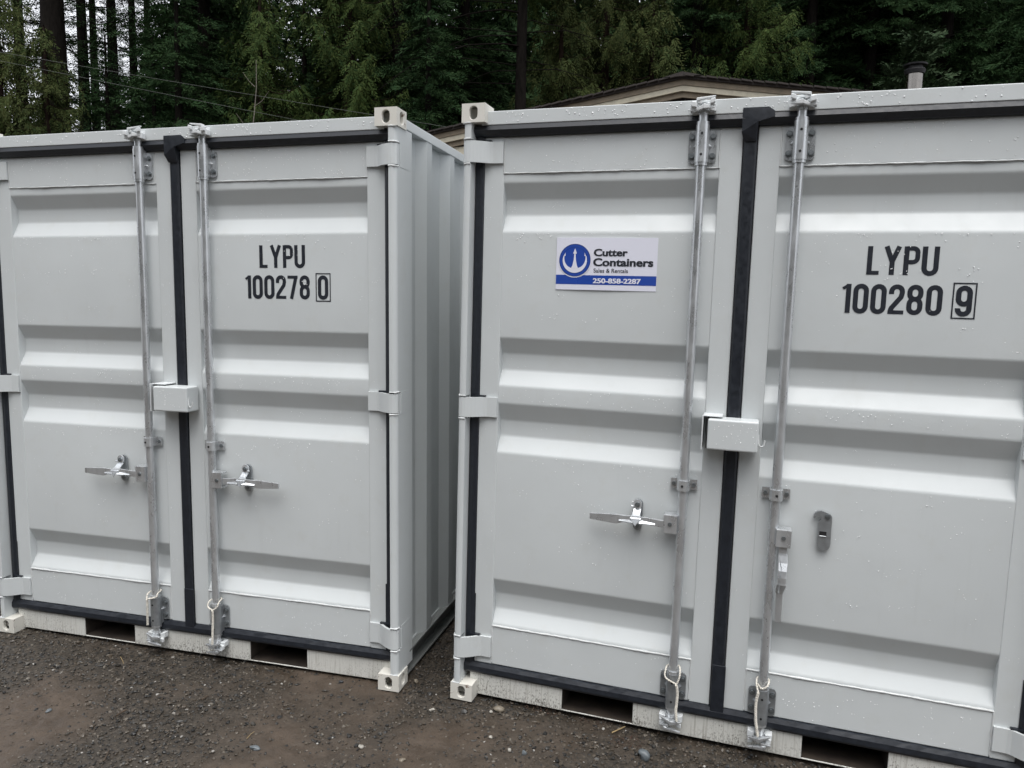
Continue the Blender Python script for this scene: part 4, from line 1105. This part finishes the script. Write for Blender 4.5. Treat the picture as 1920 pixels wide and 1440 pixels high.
NAMES = {'thick': ('fir_tree', 'fir'), 'cedar_a': ('cedar_tree', 'cedar'), 'cedar_b': ('cedar_tree', 'cedar'), 'fir_a': ('fir_tree', 'fir'), 'fir_b': ('fir_tree', 'fir'), 'sparse': ('fir_tree', 'fir'), 'limbed': ('cedar_tree', 'cedar'), 'spruce': ('spruce_tree', 'spruce')}
def tree(key, px, Y, s, label, rot=None, tilt=0., mat=None):
    p = world_pt(px, 564, Y); me, tk, V, ht = PROTO[key]; nm, cat = NAMES[key]
    rot = (px * 1.37 + Y) % 6.28 if rot is None else rot
    mt = Matrix.Translation(Vector((p.x, Y, -.05))) @ Matrix.Rotation(tilt, 4, 'Y') @ Matrix.Rotation(rot, 4, 'Z') @ Matrix.Scale(s, 4)
    o = empty(nm, mt, label, cat, 'conifers behind the containers')
    link('trunk', tk, o); c = link('crown', me, o)
    if 'olive' in label or 'yellow' in label or mat: c.material_slots[0].link = 'OBJECT'; c.material_slots[0].material = M[mat or 'cedar_olive']
    return o
# left part, with sky between tall trunks
tree('cedar_b', 20, 18.0, 1.02, 'olive cedar beyond the hinge end of container 100278, under broken sky')
tree('cedar_b', 105, 16.5, .80, 'low yellowish bushy cedar under the tall dark trunks', 2.0)
tree('sparse', 228, 24, .9, 'wispy fir with thin see-through crown before the brightest sky gap', 3.7)
tree('sparse', 60, 25, .95, 'wispy fir whose crown breaks up the sky beside the thickest trunk', 1.9)
tree('fir_b', 215, 17.5, .74, 'low bright green fir between the bushy cedar and the dense fir')
tree('fir_b', 300, 19.0, .80, 'small dark fir below the thin trunks beside the dense fir', 4.0)
tree('thick', 122, 22, 1.0, 'thickest dark tall trunk against white sky', 1.0)
tree('sparse', 174, 25, .95, 'grey tall trunk right of the thickest trunk, close to a thinner one', 3.1)
tree('sparse', 194, 28, .85, 'thin black trunk just right of the grey tall trunk', .2)
tree('sparse', 265, 27, .85, 'lone thin trunk standing in the brightest sky gap', 5.0)
tree('sparse', 292, 30, .90, 'farthest thin trunk left of the dense fir', 2.2)
tree('fir_a', 395, 21, 1.0, 'tall dense dark fir left of the two cables')
tree('fir_b', 345, 17, .92, 'mid-height fir in front of the tall dense fir', 1.2)
tree('cedar_b', 495, 18, .98, 'cedar behind the pale thin sapling', .7)
tree('fir_b', 575, 20, .98, 'fir below the small sky gap over container 100278', 3.3)
tree('cedar_a', 655, 19, .98, 'feathery cedar right over the boxed digit of container 100278', 2.6)
tree('fir_a', 745, 20.5, .95, 'dense green fir above the top corner casting of container 100278', .4)
tree('fir_b', 800, 16, .86, 'lower green fir behind the gap between the containers', 5.2)
tree('fir_a', 865, 22, .95, 'dark fir just left of the bare limbed trunk', 2.0)
tree('limbed', 968, 16.5, 1.0, 'cedar with bare brown trunk and dead dark limbs beside the roof', 0.0)
tree('cedar_b', 1040, 17.5, .95, 'olive cedar with drooping sprays right of the bare trunk', 3.9)
tree('cedar_a', 1120, 19, .90, 'tall yellow-green cedar above the left roof slope', 1.7)
tree('cedar_b', 1205, 18.5, 1.0, 'second olive cedar, between the yellow-green cedar and the roof ridge', 5.6)
tree('fir_a', 1285, 21, .95, 'green fir directly behind the roof ridge', 3.0)
tree('cedar_a', 1375, 20, .95, 'drooping cedar right of the roof ridge', 4.4)
tree('fir_a', 1490, 23, 1.0, 'dark fir in the shadowy hollow above the right roof slope', .9)
tree('spruce', 1655, 14.6, .96, 'young grey-green spruce with pointed tip left of the flue pipe', .3, .05)
tree('spruce', 1790, 14.8, .80, 'small spruce with upturned twigs just right of the flue pipe', 2.7, .16)
tree('fir_a', 1600, 23, 1.0, 'dark fir behind the pointed spruce', 2.4)
tree('fir_a', 1735, 22, 1.0, 'dark tall fir behind the flue pipe', 5.1)
tree('fir_b', 1890, 15.5, .95, 'bright tipped low fir past the flue pipe and small spruce', 4.6)
tree('fir_a', 1930, 21, 1.0, 'tallest dark fir standing past the bright tipped fir', 1.5)
# far wood: one mass
def mass(spots, seed, keep, big):
    r = np.random.default_rng(seed); VV = []
    for px, Y, key, s in spots:
        V = PROTO[key][2]; n = len(V) // 4; idx = np.arange(n); idx = idx[r.random(n) < keep]
        v = V.reshape(-1, 4, 3)[idx].copy(); c = v.mean(1, keepdims=True); v = c + (v - c) * big
        v = v.reshape(-1, 3) * s; a = r.uniform(0, 6.28)
        p = world_pt(px, 564, Y)
        x = v[:, 0] * math.cos(a) - v[:, 1] * math.sin(a) + p.x; y = v[:, 0] * math.sin(a) + v[:, 1] * math.cos(a) + Y
        VV.append(np.stack([x, y, v[:, 2]], 1))
    V = np.concatenate(VV); return V
r_ = np.random.default_rng(77); spots = []
for i in range(64):
    px = 330 + 1850 * (i + r_.random()) / 64; Y = r_.uniform(25, 38)
    if 505 < px < 612: continue
    spots.append((px, Y, ['fir_a', 'cedar_a', 'fir_a'][i % 3], r_.uniform(1.0, 1.35)))
for px, Y in ((-60, 26), (40, 33), (230, 34), (320, 33), (130, 30), (-20, 31)): spots.append((px, Y, 'fir_b', 1.0))
for px, Y, s_ in ((-250, 24, .9), (540, 33, .62), (590, 31, .60), (2300, 24, .9), (2250, 18, .9)): spots.append((px, Y, 'fir_a', s_))
V = mass(spots, 77, .30, 2.5); fo = link('forest', np_mesh('forest', V, np.arange(len(V)).reshape(-1, 4), M['fir'])); fo['kind'] = 'stuff'
# unseen ring of trees behind the camera, added to cut low skylight
def sky_blocker_ring():
    r = np.random.default_rng(5); VV = []
    for i in range(34):
        a = math.radians(146 + 110 * (i + r.random()) / 34); d = r.uniform(18, 25); key = ['fir_a', 'cedar_a'][i % 2]; s = .72 if key == 'fir_a' else 1.0
        V = PROTO[key][2]; n = len(V) // 4; idx = np.arange(n)[r.random(n) < .22]
        v = V.reshape(-1, 4, 3)[idx].copy(); c = v.mean(1, keepdims=True); v = (c + (v - c) * 3.0).reshape(-1, 3) * s
        VV.append(v + np.array([d * math.sin(a), d * math.cos(a) + 2, 0]))
    return np.concatenate(VV)
V = sky_blocker_ring(); fo2 = link('forest', np_mesh('forest', V, np.arange(len(V)).reshape(-1, 4), M['fir'])); fo2['kind'] = 'stuff'
# pale sapling behind the left container
p0 = world_pt(474, 240, 13.5); p1 = world_pt(480, 112, 13.5)
m = MB(); d = p1 - p0; base = Vector((p0.x - d.x / d.z * p0.z, 13.5, 0))
pts = [base.lerp(p1, i / 12) + Vector((.03 * math.sin(i * 1.3), 0, 0)) for i in range(13)]
m.tube(pts, [.022 * (1 - .75 * i / 12) for i in range(13)], 8)
sap = empty('birch_sapling', Matrix.Identity(4), 'thin pale leafless sapling standing behind the left container', 'sapling')
link('trunk', m.mesh('trunk', M['pale_bark']), sap)
for dx, dz, z0 in ((.35, .3, .72), (-.3, .35, .78), (.25, .28, .86), (-.22, .25, .92)):
    q = base.lerp(p1, z0); m = MB(); m.tube([q, q + Vector((dx * .5, .05, dz * .4)), q + Vector((dx, .05, dz))], [.005, .004, .002], 5); link('branch', m.mesh('branch', M['pale_bark']), sap)
